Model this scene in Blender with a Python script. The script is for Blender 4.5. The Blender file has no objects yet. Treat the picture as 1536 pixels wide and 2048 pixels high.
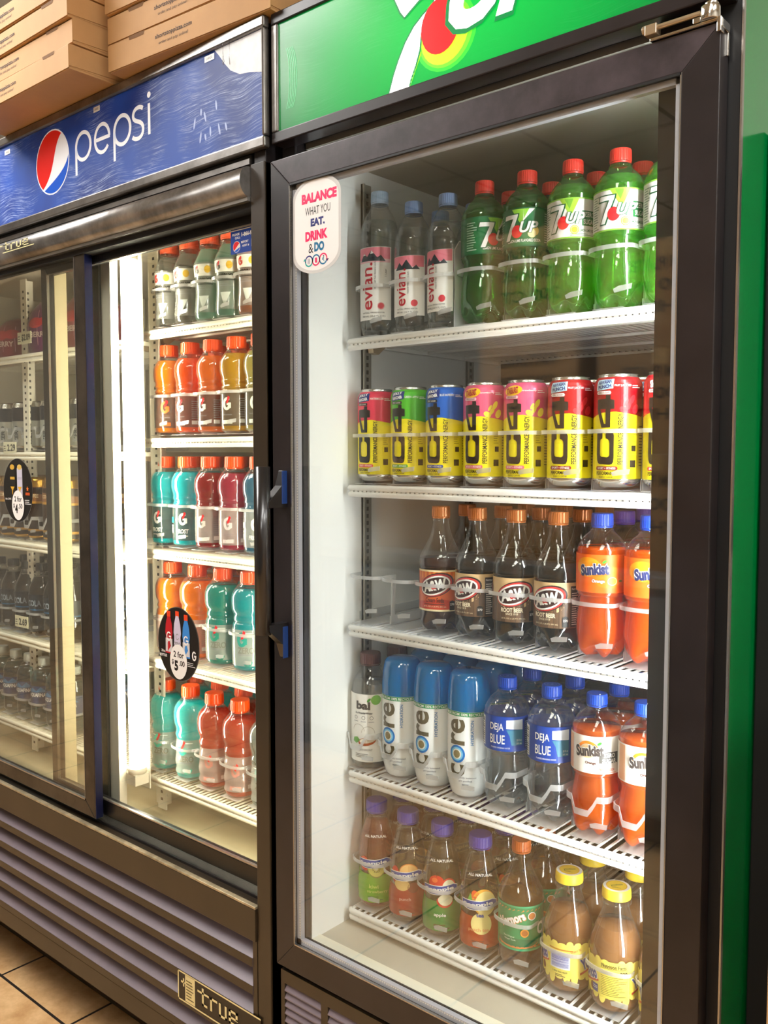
import bpy, bmesh, math, random
from mathutils import Vector, Matrix, Euler
from mathutils.geometry import tessellate_polygon
random.seed(7)
PI = math.pi
S = bpy.context.scene
COL = S.collection

# ---------------------------------------------------------------- camera, world, light, exposure
cam_d = bpy.data.cameras.new('camera'); cam = bpy.data.objects.new('camera', cam_d); COL.objects.link(cam)
cam_d.sensor_fit = 'VERTICAL'; cam_d.sensor_height = 36.0; cam_d.sensor_width = 27.0
cam_d.lens = 1788.33 * 36 / 2048
cam_d.clip_start = 0.02
cam.location = (1.0916, -0.9975, 1.4311)
cam.rotation_euler = (math.radians(90 - 3.672), 0, math.radians(40.497))
S.camera = cam
S.view_settings.view_transform = 'Standard'; S.view_settings.look = 'None'
S.view_settings.exposure = 0.45; S.view_settings.gamma = 1.0; S.view_settings.use_curve_mapping = False
S.cycles.use_denoising = True; S.cycles.adaptive_threshold = 0.02
S.cycles.max_bounces = 8; S.cycles.diffuse_bounces = 3; S.cycles.glossy_bounces = 4
S.cycles.transmission_bounces = 6; S.cycles.transparent_max_bounces = 36
S.cycles.caustics_reflective = False; S.cycles.caustics_refractive = False
S.cycles.sample_clamp_indirect = 4.0
w = bpy.data.worlds.new('world'); S.world = w; w.use_nodes = True
w.node_tree.nodes['Background'].inputs[0].default_value = (1.0, 0.985, 0.97, 1)
w.node_tree.nodes['Background'].inputs[1].default_value = 0.35
CEIL_LAMP = 15.0      # ceiling troffers
TUBE_WARM = 42.0     # lamp of the sliding-door cooler and its added corner tube
TUBE_COOL = 46.0      # lamp of the hinged-door cooler
SIGN_GREEN = 0.7
FZ = 0.15            # floor height

# ---------------------------------------------------------------- helpers
def tag(o, label=None, cat=None, group=None, kind=None):
    if label: o['label'] = label
    if cat: o['category'] = cat
    if group: o['group'] = group
    if kind: o['kind'] = kind
    return o
def empty(name, loc, label, cat, group=None, rz=0):
    o = bpy.data.objects.new(name, None); COL.objects.link(o); o.location = loc; o.rotation_euler = (0, 0, rz)
    o.empty_display_size = .02
    return tag(o, label, cat, group)

MATS = {}
def nodes(m):
    m.use_nodes = True; nt = m.node_tree; nt.nodes.clear()
    out = nt.nodes.new('ShaderNodeOutputMaterial'); return nt, out
def N(nt, t, **kw):
    n = nt.nodes.new('ShaderNode' + t)
    for k, v in kw.items():
        if k.startswith('i_'):
            key = k[2:]; key = int(key) if key.isdigit() else key.replace('_', ' ')
            n.inputs[key].default_value = v
        else: setattr(n, k, v)
    return n
def c4(c): return (c[0], c[1], c[2], 1)
def srgb(h):
    h = h.lstrip('#'); r = [int(h[i:i+2], 16) / 255 for i in (0, 2, 4)]
    return tuple(x / 12.92 if x <= .04045 else ((x + .055) / 1.055) ** 2.4 for x in r)
def M(name, col=None, rough=.5, metal=0.0, spec=.5, bump=0, bscale=200, var=0, vscale=8, emis=0, coat=0):
    """plain surface, optional noise in colour (wear) and bump"""
    if name in MATS: return MATS[name]
    if isinstance(col, str): col = srgb(col)
    m = bpy.data.materials.new(name); nt, out = nodes(m)
    b = N(nt, 'BsdfPrincipled'); b.inputs['Base Color'].default_value = c4(col); b.inputs['Roughness'].default_value = rough
    b.inputs['Metallic'].default_value = metal; b.inputs['Specular IOR Level'].default_value = spec
    b.inputs['Coat Weight'].default_value = coat
    if emis:
        b.inputs['Emission Color'].default_value = c4(col); b.inputs['Emission Strength'].default_value = emis
    if bump or var:
        tc = N(nt, 'TexCoord')
    if bump:
        n = N(nt, 'TexNoise', i_Scale=bscale, i_Detail=4.0); nt.links.new(tc.outputs['Object'], n.inputs['Vector'])
        bp = N(nt, 'Bump', i_Strength=bump, i_Distance=.001); nt.links.new(n.outputs['Fac'], bp.inputs['Height'])
        nt.links.new(bp.outputs[0], b.inputs['Normal'])
    if var:
        n = N(nt, 'TexNoise', i_Scale=vscale, i_Detail=6.0, i_Roughness=.65); nt.links.new(tc.outputs['Object'], n.inputs['Vector'])
        r = N(nt, 'ValToRGB'); r.color_ramp.elements[0].position = .35; r.color_ramp.elements[1].position = .72
        r.color_ramp.elements[0].color = c4([x * (1 - var) for x in col]); r.color_ramp.elements[1].color = c4([min(1, x * (1 + var) + .01 * var) for x in col])
        nt.links.new(n.outputs['Fac'], r.inputs[0]); nt.links.new(r.outputs[0], b.inputs['Base Color'])
    nt.links.new(b.outputs[0], out.inputs[0]); MATS[name] = m; return m
def glassy(name, tint=(1, 1, 1), haze=0.0, hcol=(1, 1, 1), rough=.02, f0=.05, edge=0.0, bump=0, bscale=30):
    """thin clear sheet: tinted transparency, Schlick reflection, optional haze (scatter)"""
    if name in MATS: return MATS[name]
    m = bpy.data.materials.new(name); nt, out = nodes(m)
    tr = N(nt, 'BsdfTransparent'); tr.inputs[0].default_value = c4(tint)
    gl = N(nt, 'BsdfGlossy'); gl.inputs['Roughness'].default_value = rough; gl.inputs[0].default_value = (1, 1, 1, 1)
    lw = N(nt, 'LayerWeight', i_Blend=.5)
    pw = N(nt, 'Math', operation='POWER', i_1=5.0); nt.links.new(lw.outputs['Facing'], pw.inputs[0])
    ma = N(nt, 'Math', operation='MULTIPLY_ADD', i_1=1 - f0, i_2=f0); nt.links.new(pw.outputs[0], ma.inputs[0])
    base = tr
    if haze or edge:
        df = N(nt, 'BsdfDiffuse'); df.inputs[0].default_value = c4(hcol)
        tl = N(nt, 'BsdfTranslucent'); tl.inputs[0].default_value = c4(hcol)
        mx = N(nt, 'MixShader', i_Fac=.5); nt.links.new(df.outputs[0], mx.inputs[1]); nt.links.new(tl.outputs[0], mx.inputs[2])
        m2 = N(nt, 'MixShader', i_Fac=haze); nt.links.new(tr.outputs[0], m2.inputs[1]); nt.links.new(mx.outputs[0], m2.inputs[2])
        if edge:
            p2 = N(nt, 'Math', operation='POWER', i_1=3.0); nt.links.new(lw.outputs['Facing'], p2.inputs[0])
            m3 = N(nt, 'Math', operation='MULTIPLY_ADD', i_1=edge, i_2=haze, use_clamp=True); nt.links.new(p2.outputs[0], m3.inputs[0])
            nt.links.new(m3.outputs[0], m2.inputs[0])
        base = m2
    if bump:
        tc = N(nt, 'TexCoord'); n = N(nt, 'TexNoise', i_Scale=bscale, i_Detail=2.0); nt.links.new(tc.outputs['Object'], n.inputs['Vector'])
        bp = N(nt, 'Bump', i_Strength=bump, i_Distance=.004); nt.links.new(n.outputs['Fac'], bp.inputs['Height'])
        nt.links.new(bp.outputs[0], gl.inputs['Normal'])
    mf = N(nt, 'MixShader'); nt.links.new(ma.outputs[0], mf.inputs[0]); nt.links.new(base.outputs[0], mf.inputs[1]); nt.links.new(gl.outputs[0], mf.inputs[2])
    nt.links.new(mf.outputs[0], out.inputs[0]); MATS[name] = m; return m
def emit(name, col, strength):
    if name in MATS: return MATS[name]
    m = bpy.data.materials.new(name); nt, out = nodes(m)
    e = N(nt, 'Emission'); e.inputs[0].default_value = c4(col); e.inputs[1].default_value = strength
    nt.links.new(e.outputs[0], out.inputs[0]); MATS[name] = m; return m

class Geo:
    """collects shapes into ONE mesh"""
    def __init__(s): s.v = []; s.f = []; s.m = []; s.mats = []; s.sm = []
    def mi(s, mat):
        if mat not in s.mats: s.mats.append(mat)
        return s.mats.index(mat)
    def add(s, vs, fs, mat, smooth=False):
        o = len(s.v); s.v += [tuple(x) for x in vs]; k = s.mi(mat)
        for f in fs: s.f.append([o + i for i in f]); s.m.append(k); s.sm.append(smooth)
    def box(s, a, b, mat, rz=0):
        x0, y0, z0 = a; x1, y1, z1 = b
        vs = [(x0, y0, z0), (x1, y0, z0), (x1, y1, z0), (x0, y1, z0), (x0, y0, z1), (x1, y0, z1), (x1, y1, z1), (x0, y1, z1)]
        if rz:
            cx, cy = (x0 + x1) / 2, (y0 + y1) / 2; c, q = math.cos(rz), math.sin(rz)
            vs = [(cx + (x - cx) * c - (y - cy) * q, cy + (x - cx) * q + (y - cy) * c, z) for x, y, z in vs]
        s.add(vs, [(0, 3, 2, 1), (4, 5, 6, 7), (0, 1, 5, 4), (1, 2, 6, 5), (2, 3, 7, 6), (3, 0, 4, 7)], mat)
    def prism(s, poly, axis, a, b, mat, smooth=False):
        """extrude 2-D poly (u,v) along axis from a to b"""
        def P(u, v, t): return {'x': (t, u, v), 'y': (u, t, v), 'z': (u, v, t)}[axis]
        n = len(poly); vs = [P(u, v, a) for u, v in poly] + [P(u, v, b) for u, v in poly]
        s.add(vs, [tuple(range(n))[::-1], tuple(range(n, 2 * n))], mat)
        o = len(s.v) - 2 * n; k = s.mi(mat)
        for i in range(n):
            j = (i + 1) % n; s.f.append([o + i, o + j, o + n + j, o + n + i]); s.m.append(k); s.sm.append(smooth)
    def tube(s, pts, r, mat, seg=8, closed=False):
        pts = [Vector(p) for p in pts]; n = len(pts); rings = []
        for i, p in enumerate(pts):
            a = pts[i - 1] if (i or closed) else p; b = pts[(i + 1) % n] if (i < n - 1 or closed) else p
            t = (b - a).normalized(); u = t.cross(Vector((0, 0, 1)))
            if u.length < 1e-3: u = t.cross(Vector((0, 1, 0)))
            u.normalize(); q = u.cross(t)
            rr = r[i] if isinstance(r, (list, tuple)) else r
            rings.append([p + (u * math.cos(2 * PI * k / seg) + q * math.sin(2 * PI * k / seg)) * rr for k in range(seg)])
        vs = [v for R in rings for v in R]; fs = []
        for i in range(n if closed else n - 1):
            j = (i + 1) % n
            for k in range(seg): fs.append((i * seg + k, i * seg + (k + 1) % seg, j * seg + (k + 1) % seg, j * seg + k))
        if not closed: fs += [tuple(range(seg))[::-1], tuple((n - 1) * seg + k for k in range(seg))]
        s.add(vs, fs, mat, True)
    def lathe(s, prof, mat, seg=40, cx=0, cy=0, z0=0, lobes=0, lobe_h=.035, lobe_d=.006, a0=0, a1=2 * PI, mats=None, ribs=None):
        full = abs(a1 - a0 - 2 * PI) < 1e-6; n = seg if full else seg + 1; vs = []
        for z, r in prof:
            for k in range(n):
                a = a0 + (a1 - a0) * k / seg; rr = r; zz = z
                if lobes and z < lobe_h:
                    t = (1 - z / lobe_h); g = .5 - .5 * math.cos(lobes * a)
                    rr = r * (1 - .30 * t * g); zz = z + lobe_d * g * (t ** 1.5) * 1.3
                vs.append((cx + rr * math.cos(a), cy + rr * math.sin(a), z0 + zz))
        for i in range(len(prof) - 1):
            fs = []
            for k in range(seg): fs.append((i * n + k, i * n + (k + 1) % n, (i + 1) * n + (k + 1) % n, (i + 1) * n + k))
            if i == 0: o = len(s.v); s.v += vs
            k_ = s.mi(mats[i] if mats else mat)
            for f in fs: s.f.append([o + q for q in f]); s.m.append(k_); s.sm.append(True)
    def build(s, name, parent=None, loc=None, bevel=0, label=None):
        o = bpy.data.objects.new(name, s.mesh(name)); COL.objects.link(o)
        if parent: o.parent = parent
        if loc: o.location = loc
        if bevel:
            b = o.modifiers.new('bevel', 'BEVEL'); b.width = bevel; b.segments = 2; b.limit_method = 'ANGLE'; b.angle_limit = .6
        if label: o['label'] = label
        return o
    def mesh(s, name):
        me = bpy.data.meshes.new(name); me.from_pydata(s.v, [], s.f)
        for m in s.mats: me.materials.append(m)
        me.polygons.foreach_set('material_index', s.m); me.polygons.foreach_set('use_smooth', s.sm); me.update()
        return me

# ---- lettering and printed marks: shapes in a flat (s,t) space, cut into strips and mapped on to a surface
_tc = {}
def text2d(txt, bold=0.0, shear=0.0):
    k = (txt, bold, shear)
    if k not in _tc:
        cu = bpy.data.curves.new('t', 'FONT'); cu.body = txt; cu.offset = bold; cu.shear = shear; cu.resolution_u = 3; cu.fill_mode = 'FRONT'
        o = bpy.data.objects.new('t', cu); COL.objects.link(o)
        dg = bpy.context.evaluated_depsgraph_get(); me = bpy.data.meshes.new_from_object(o.evaluated_get(dg))
        vs = [(v.co.x, v.co.y) for v in me.vertices]; fs = [tuple(p.vertices) for p in me.polygons]
        bpy.data.objects.remove(o); bpy.data.curves.remove(cu); bpy.data.meshes.remove(me)
        if vs:
            x0 = min(v[0] for v in vs); x1 = max(v[0] for v in vs); y0 = min(v[1] for v in vs); y1 = max(v[1] for v in vs)
            vs = [((x - (x0 + x1) / 2) / max(1e-6, x1 - x0), (y - (y0 + y1) / 2) / max(1e-6, y1 - y0)) for x, y in vs]
        _tc[k] = (vs, fs)
    return _tc[k]
def ell(cx, cy, rx, ry, n=28, rot=0, a0=0, a1=2 * PI):
    c, q = math.cos(rot), math.sin(rot); P = []
    full = abs(a1 - a0 - 2 * PI) < 1e-6
    for i in range(n if full else n + 1):
        a = a0 + (a1 - a0) * i / n; x, y = rx * math.cos(a), ry * math.sin(a); P.append((cx + x * c - y * q, cy + x * q + y * c))
    return P
class Art:
    """flat artwork, layer by layer"""
    def __init__(s): s.L = []   # (verts, faces, mat, layer)
    def poly(s, pts, mat, l=1):
        tris = tessellate_polygon([[Vector((x, y, 0)) for x, y in pts]]); s.L.append((list(pts), [tuple(t) for t in tris], mat, l)); return s
    def R(s, x0, y0, x1, y1, mat, l=1): return s.poly([(x0, y0), (x1, y0), (x1, y1), (x0, y1)], mat, l)
    def E(s, cx, cy, rx, ry, mat, l=1, rot=0): return s.poly(ell(cx, cy, rx, ry, 28, rot), mat, l)
    def ring(s, cx, cy, rx, ry, wd, mat, l=1, rot=0, a0=0, a1=2 * PI, n=30):
        o = ell(cx, cy, rx, ry, n, rot, a0, a1); i = ell(cx, cy, rx - wd, ry - wd, n, rot, a0, a1); m = len(o)
        full = abs(a1 - a0 - 2 * PI) < 1e-6
        fs = [(k, (k + 1) % m, m + (k + 1) % m, m + k) for k in range(m if full else m - 1)]
        s.L.append((o + i, fs, mat, l)); return s
    def T(s, txt, cx, cy, wd, ht, mat, l=2, rot=0, bold=0.0, ital=0.0, arch=0.0):
        vs, fs = text2d(txt, bold, ital); c, q = math.cos(rot), math.sin(rot)
        P = []
        for x, y in vs:
            X, Y = x * wd, y * ht + arch * (1 - (2 * x) ** 2); P.append((cx + X * c - Y * q, cy + X * q + Y * c))
        s.L.append((P, fs, mat, l)); return s
    def lines(s, x0, y0, x1, y1, n, mat, l=2, frac=.4, seed=1):
        rd = random.Random(seed); h = (y1 - y0) / n
        for i in range(n): s.R(x0, y0 + i * h, x1 - (x1 - x0) * .4 * rd.random(), y0 + i * h + h * frac, mat, l)
        return s
    def bars(s, x0, y0, x1, y1, n, mat, l=2, seed=3, vert=True):
        rd = random.Random(seed)
        if vert:
            h = (x1 - x0) / n
            for i in range(n): s.R(x0 + i * h, y0, x0 + i * h + h * rd.uniform(.3, .75), y1, mat, l)
        else:
            h = (y1 - y0) / n
            for i in range(n): s.R(x0, y0 + i * h, x1, y0 + i * h + h * rd.uniform(.3, .75), mat, l)
        return s
    def to(s, geo, f, step=0, stept=0):
        """f(s,t,layer)->xyz"""
        for k, (vs, fs, mat, l) in enumerate(s.L):
            if step or stept:
                bm = bmesh.new(); V = [bm.verts.new((x, y, 0)) for x, y in vs]
                for q in fs:
                    try: bm.faces.new([V[i] for i in q])
                    except ValueError: pass
                for ax, st in ((0, step), (1, stept)):
                    if not st: continue
                    lo = min(v.co[ax] for v in bm.verts); hi = max(v.co[ax] for v in bm.verts); c = math.floor(lo / st) * st + st
                    while c < hi:
                        co = [0, 0, 0]; co[ax] = c; no = [0, 0, 0]; no[ax] = 1
                        bmesh.ops.bisect_plane(bm, geom=bm.verts[:] + bm.edges[:] + bm.faces[:], plane_co=co, plane_no=no, dist=1e-7); c += st
                bm.verts.index_update(); P = [f(v.co.x, v.co.y, l) for v in bm.verts]; F = [tuple(v.index for v in q.verts) for q in bm.faces]; bm.free()
            else:
                P = [f(x, y, l) for x, y in vs]; F = fs
            geo.add(P, F, mat)
def front(x0, y, z0, d=.0003):      # a panel facing -y with its lower left corner at x0, z0
    return lambda s, t, l: (x0 + s, y - d * l, z0 + t)

# ---------------------------------------------------------------- materials
black = M('black_powder_coat', '#1b1617', .38, spec=.5, bump=.12, bscale=900, var=.25, vscale=5)
black_d = M('black_door_frame', '#1f191b', .33, spec=.55, var=.35, vscale=7)
black_flat = M('black_recess', '#050505', .7)
brown_band = M('dark_bronze_steel', '#302619', .34, spec=.6, var=.2, vscale=6)
louver_m = M('grey_violet_slats', '#776b72', .42, spec=.6, var=.1, vscale=9)
alu = M('brushed_dark_aluminium', '#8a8682', .3, metal=.85, bump=.2, bscale=60, var=.35, vscale=10)
alu_l = M('bright_aluminium', '#b9b6b2', .25, metal=.9, var=.1)
chrome = M('chrome', '#d8d4cc', .12, metal=1)
zinc = M('zinc_plated_steel', '#bda98c', .3, metal=.7)
liner = M('white_liner', '#e9e9e6', .35, spec=.5)
liner_warm = M('cream_liner', '#e6dfcf', .4)
white_p = M('white_coated_wire', '#f0eeea', .3, spec=.5)
cream_p = M('cream_coated_rail', '#efe9d8', .4)
grey_std = M('steel_shelf_standard', '#9a9890', .35, metal=.6)
hole_m = M('dark_slot', '#2b2620', .8)
green_side = M('green_enamel', '#008a41', .16, spec=.7, coat=.4, var=.05, vscale=3)
gasket = M('pale_gasket', '#c3c6d2', .45)
rubber = M('black_rubber', '#0b0b0c', .5)
glass = glassy('door_glass', tint=(.98, .985, .97), f0=.040)
frost = glassy('frosted_plastic', tint=(.95, .95, .95), haze=.48, hcol=(.95, .95, .95), f0=.05, rough=.15)
frost_w = glassy('milky_plastic', tint=(1, 1, 1), haze=.82, hcol=(.95, .95, .93), f0=.05, rough=.2)
navy = M('navy_gloss_edge', '#141a3c', .25, spec=.6)
W_ = M('print_white', '#f4f2ee', .4); K_ = M('print_black', '#111111', .4); Gd = M('print_gold', '#c9963a', .35, metal=.3)
RED = M('print_red', '#e2101c', .35); BLU = M('print_blue', '#12439c', .35); PNK = M('print_pink', '#ea1161', .4); NVY = M('print_navy', '#232a78', .4)
TEAL = M('print_teal', '#0f7f9a', .4); GRN = M('print_green', '#0b9a44', .4); YEL = M('print_yellow', '#f3e21c', .4); DRED = M('print_dark_red', '#8c1018', .35)
ORG = M('print_orange', '#f0641a', .4); LGR = M('print_lime', '#a9d23a', .4); BRN = M('print_brown', '#6a4426', .5); TAN = M('print_tan', '#e9c08a', .45)
GRY = M('print_grey', '#8f8f92', .45); SKY = M('print_sky', '#4aa7dd', .4); CRM = M('print_cream', '#f6ecc9', .45); KHK = M('print_khaki', '#6a5d3c', .45)
DGR = M('print_dark_green', '#0b5a35', .4); MGT = M('print_magenta', '#e2386c', .4)

# ---------------------------------------------------------------- the room
def tile_mat():
    m = bpy.data.materials.new('floor_tiles'); nt, out = nodes(m); b = N(nt, 'BsdfPrincipled', i_Roughness=.33)
    g = N(nt, 'NewGeometry'); mp = N(nt, 'Mapping'); nt.links.new(g.outputs['Position'], mp.inputs[0])
    mp.inputs['Location'].default_value = (1.007 % .305, -.0065 % .305, 0)
    br = N(nt, 'TexBrick', offset=0.0, squash=1.0, i_Scale=1.0); br.inputs['Mortar Size'].default_value = .0035; br.inputs['Mortar Smooth'].default_value = .1
    br.inputs['Brick Width'].default_value = .305; br.inputs['Row Height'].default_value = .305; br.inputs['Bias'].default_value = 0
    nt.links.new(mp.outputs[0], br.inputs[0])
    n = N(nt, 'TexNoise', i_Scale=16.0, i_Detail=8.0, i_Roughness=.7); nt.links.new(g.outputs['Position'], n.inputs[0])
    r = N(nt, 'ValToRGB'); r.color_ramp.elements[0].position = .3; r.color_ramp.elements[1].position = .7
    r.color_ramp.elements[0].color = c4(srgb('#b98a58')); r.color_ramp.elements[1].color = c4(srgb('#e6bf8c'))
    nt.links.new(n.outputs['Fac'], r.inputs[0]); nt.links.new(r.outputs[0], br.inputs['Color1']); nt.links.new(r.outputs[0], br.inputs['Color2'])
    br.inputs['Mortar'].default_value = c4(srgb('#2a241f'))
    nt.links.new(br.outputs['Color'], b.inputs['Base Color'])
    bp = N(nt, 'Bump', i_Strength=.5, i_Distance=.002, invert=True); nt.links.new(br.outputs['Fac'], bp.inputs['Height']); nt.links.new(bp.outputs[0], b.inputs['Normal'])
    nt.links.new(b.outputs[0], out.inputs[0]); return m
def ceil_mat():
    m = bpy.data.materials.new('ceiling_tiles'); nt, out = nodes(m); b = N(nt, 'BsdfPrincipled', i_Roughness=.9)
    g = N(nt, 'NewGeometry'); br = N(nt, 'TexBrick', offset=0.0, i_Scale=1.0); br.inputs['Mortar Size'].default_value = .012
    br.inputs['Brick Width'].default_value = .61; br.inputs['Row Height'].default_value = .61
    br.inputs['Color1'].default_value = br.inputs['Color2'].default_value = c4(srgb('#d8d6cc')); br.inputs['Mortar'].default_value = c4(srgb('#6d6858'))
    nt.links.new(g.outputs['Position'], br.inputs[0]); nt.links.new(br.outputs['Color'], b.inputs['Base Color']); nt.links.new(b.outputs[0], out.inputs[0]); return m
def struct(name, a, b, m):
    g = Geo(); g.box(a, b, m); o = g.build(name); o['kind'] = 'structure'; return o
wall_m = M('painted_wall', '#cdcac2', .7, var=.05, vscale=3)
struct('floor', (-5, -4.6, FZ - .1), (3.2, 1.1, FZ), tile_mat())
struct('ceiling', (-5, -4.6, 2.95), (3.2, 1.1, 3.05), ceil_mat())
struct('wall_back', (-5, 1.0, FZ), (3.2, 1.1, 2.95), wall_m)
struct('wall_front', (-5, -4.7, FZ), (3.2, -4.6, 2.95), wall_m)
struct('wall_left', (-5.1, -4.6, FZ), (-5, 1.1, 2.95), wall_m)
struct('wall_right', (3.2, -4.6, FZ), (3.3, 1.1, 2.95), wall_m)
lamp_m = emit('lamp_diffuser', (1, .975, .94), CEIL_LAMP); lampframe = M('lamp_trim', '#e8e6e0', .5)
for i, (x, y) in enumerate([(-1.75, -.95), (2.3, -.80), (1.35, -1.55), (-1.15, -.62), (1.3, -3.2)]):  # the two panels near the blue header are added to brighten the pizza boxes
    t = empty('ceiling_light', (x, y, 2.95), ['fluorescent ceiling panel far down the aisle past the blue header', 'fluorescent ceiling panel past the right side of the green cooler', 'fluorescent ceiling panel straight over the aisle', 'fluorescent ceiling panel right above the blue header', 'fluorescent ceiling panel by the opposite wall'][i], 'ceiling light', 'fluorescent ceiling panels')
    g = Geo(); g.box((-.3, -.6, -.03), (.3, .6, 0), lampframe); g.build('frame', t)
    g = Geo(); g.box((-.27, -.57, -.036), (.27, .57, -.028), lamp_m); g.build('diffuser', t)

# opposite side of the aisle (seen in the door glass): counter with stacked cartons
card = M('corrugated_cardboard', '#a98357', .75, bump=.1, bscale=300, var=.12, vscale=5)
card_d = M('kraft_cardboard', '#8d6b48', .8, var=.15, vscale=5)
t = empty('work_counter', (-.7, -2.0, FZ), 'pale work counter across the aisle, reflected in the door glass', 'counter')
g = Geo(); g.box((-2.6, -.35, .86), (1.9, .35, .9), M('steel_top', '#b8bcc0', .3, metal=.7)); g.build('counter_top', t, bevel=.004)
g = Geo(); g.box((-2.6, -.3, .12), (1.9, .33, .86), M('pale_blue_laminate', '#7f8b98', .45)); g.box((-2.6, -.3, 0), (1.9, .26, .12), black_flat); g.build('counter_body', t)
for k, x in enumerate((-2.55, -1.66, -.77, .12, 1.01)):
    g = Geo(); g.box((x, .33, .15), (x + .84, .348, .83), M('pale_blue_laminate', '#7f8b98', .45)); d = g.build('door', t, bevel=.002)
    g = Geo(); g.tube([(x + .76, .35, .6), (x + .76, .375, .6), (x + .76, .375, .74), (x + .76, .35, .74)], .005, chrome); g.build('handle', d)
def carton(x, y, z, sx, sy, sz, txt, label, m=card, rz=0):
    t = empty('cardboard_carton', (x, y, z), label, 'cardboard box', None, rz)
    g = Geo(); g.box((-sx / 2, -sy / 2, 0), (sx / 2, sy / 2, sz), m)
    a = Art(); zt = sz * .78
    for q, s_ in enumerate(txt):
        a.T(s_, 0, zt - q * sz * .2, sx * .6, sz * .11, K_, 1, bold=.02)
    a.to(g, lambda s, t_, l: (-s, sy / 2 + .0006 * l, t_)); g.build('carton_body', t, bevel=.003)
    g = Geo(); g.box((-.025, -sy / 2 - .0008, sz - .05), (.025, sy / 2 + .0012, sz + .0012), M('packing_tape', '#c9a877', .25)); g.build('packing_tape', t)
CT = [(-.62, -2.0, .40, .45, .42, ('NATURAL', 'CONTAINERS', '200 CT')), (-.12, -1.98, .44, .42, .38, ('FOAM PLATES', '9.00 IN', 'WHITE')), (.38, -2.02, .46, .45, .46, ('FOAM PLATES', '8 3/4', 'BULK')),
      (-1.14, -2.0, .4, .4, .5, ('DELI CUPS', '16 OZ')), (.9, -1.98, .42, .42, .34, ('LIDS', '500 CT'))]
for i, (x, y, sx, sy, sz, tx) in enumerate(CT):
    n = (3, 3, 3, 1, 2)[i]; z = FZ + .9
    for k in range(n):
        carton(x + .012 * ((k * 7) % 3 - 1), y, z, sx, sy, sz * (.9 if k else 1), tx, '%s box of the %s carton stack on the counter across the aisle' % (['lowest', 'middle', 'topmost'][k], ('foam container', 'slim plate', 'wide plate', 'deli cup', 'cup lid')[i]))
        z += sz * (.9 if k else 1) + .0025
carton(1.075, -.102, FZ, .39, .42, .72, ('PAPER', 'GOODS'), 'tall brown carton on the floor right of the green cooler', M('corrugated_cardboard_light', '#b88f62', .75, bump=.1, var=.1))
carton(1.077, -.102, FZ + .7225, .385, .4, .4, ('CUPS',), 'brown carton resting on the tall carton right of the green cooler', M('corrugated_cardboard_light', '#b88f62', .75))
t = empty('storage_rack', (.7375, .112, FZ), 'black steel storage rack in the shadow behind the green cooler side', 'rack')  # added black sheet standing in for the shade along the green side
g = Geo(); g.box((0, 0, 0), (.03, .5, 1.66), M('matte_black_rack', '#060606', .8)); g.build('side_panel', t, bevel=.002)
for z in (.05, .6, 1.15, 1.62):
    g = Geo(); g.box((.03, 0.11, z), (.8, .5, z + .03), M('matte_black_rack', '#060606', .8)); g.build('rack_shelf', t)

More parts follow.
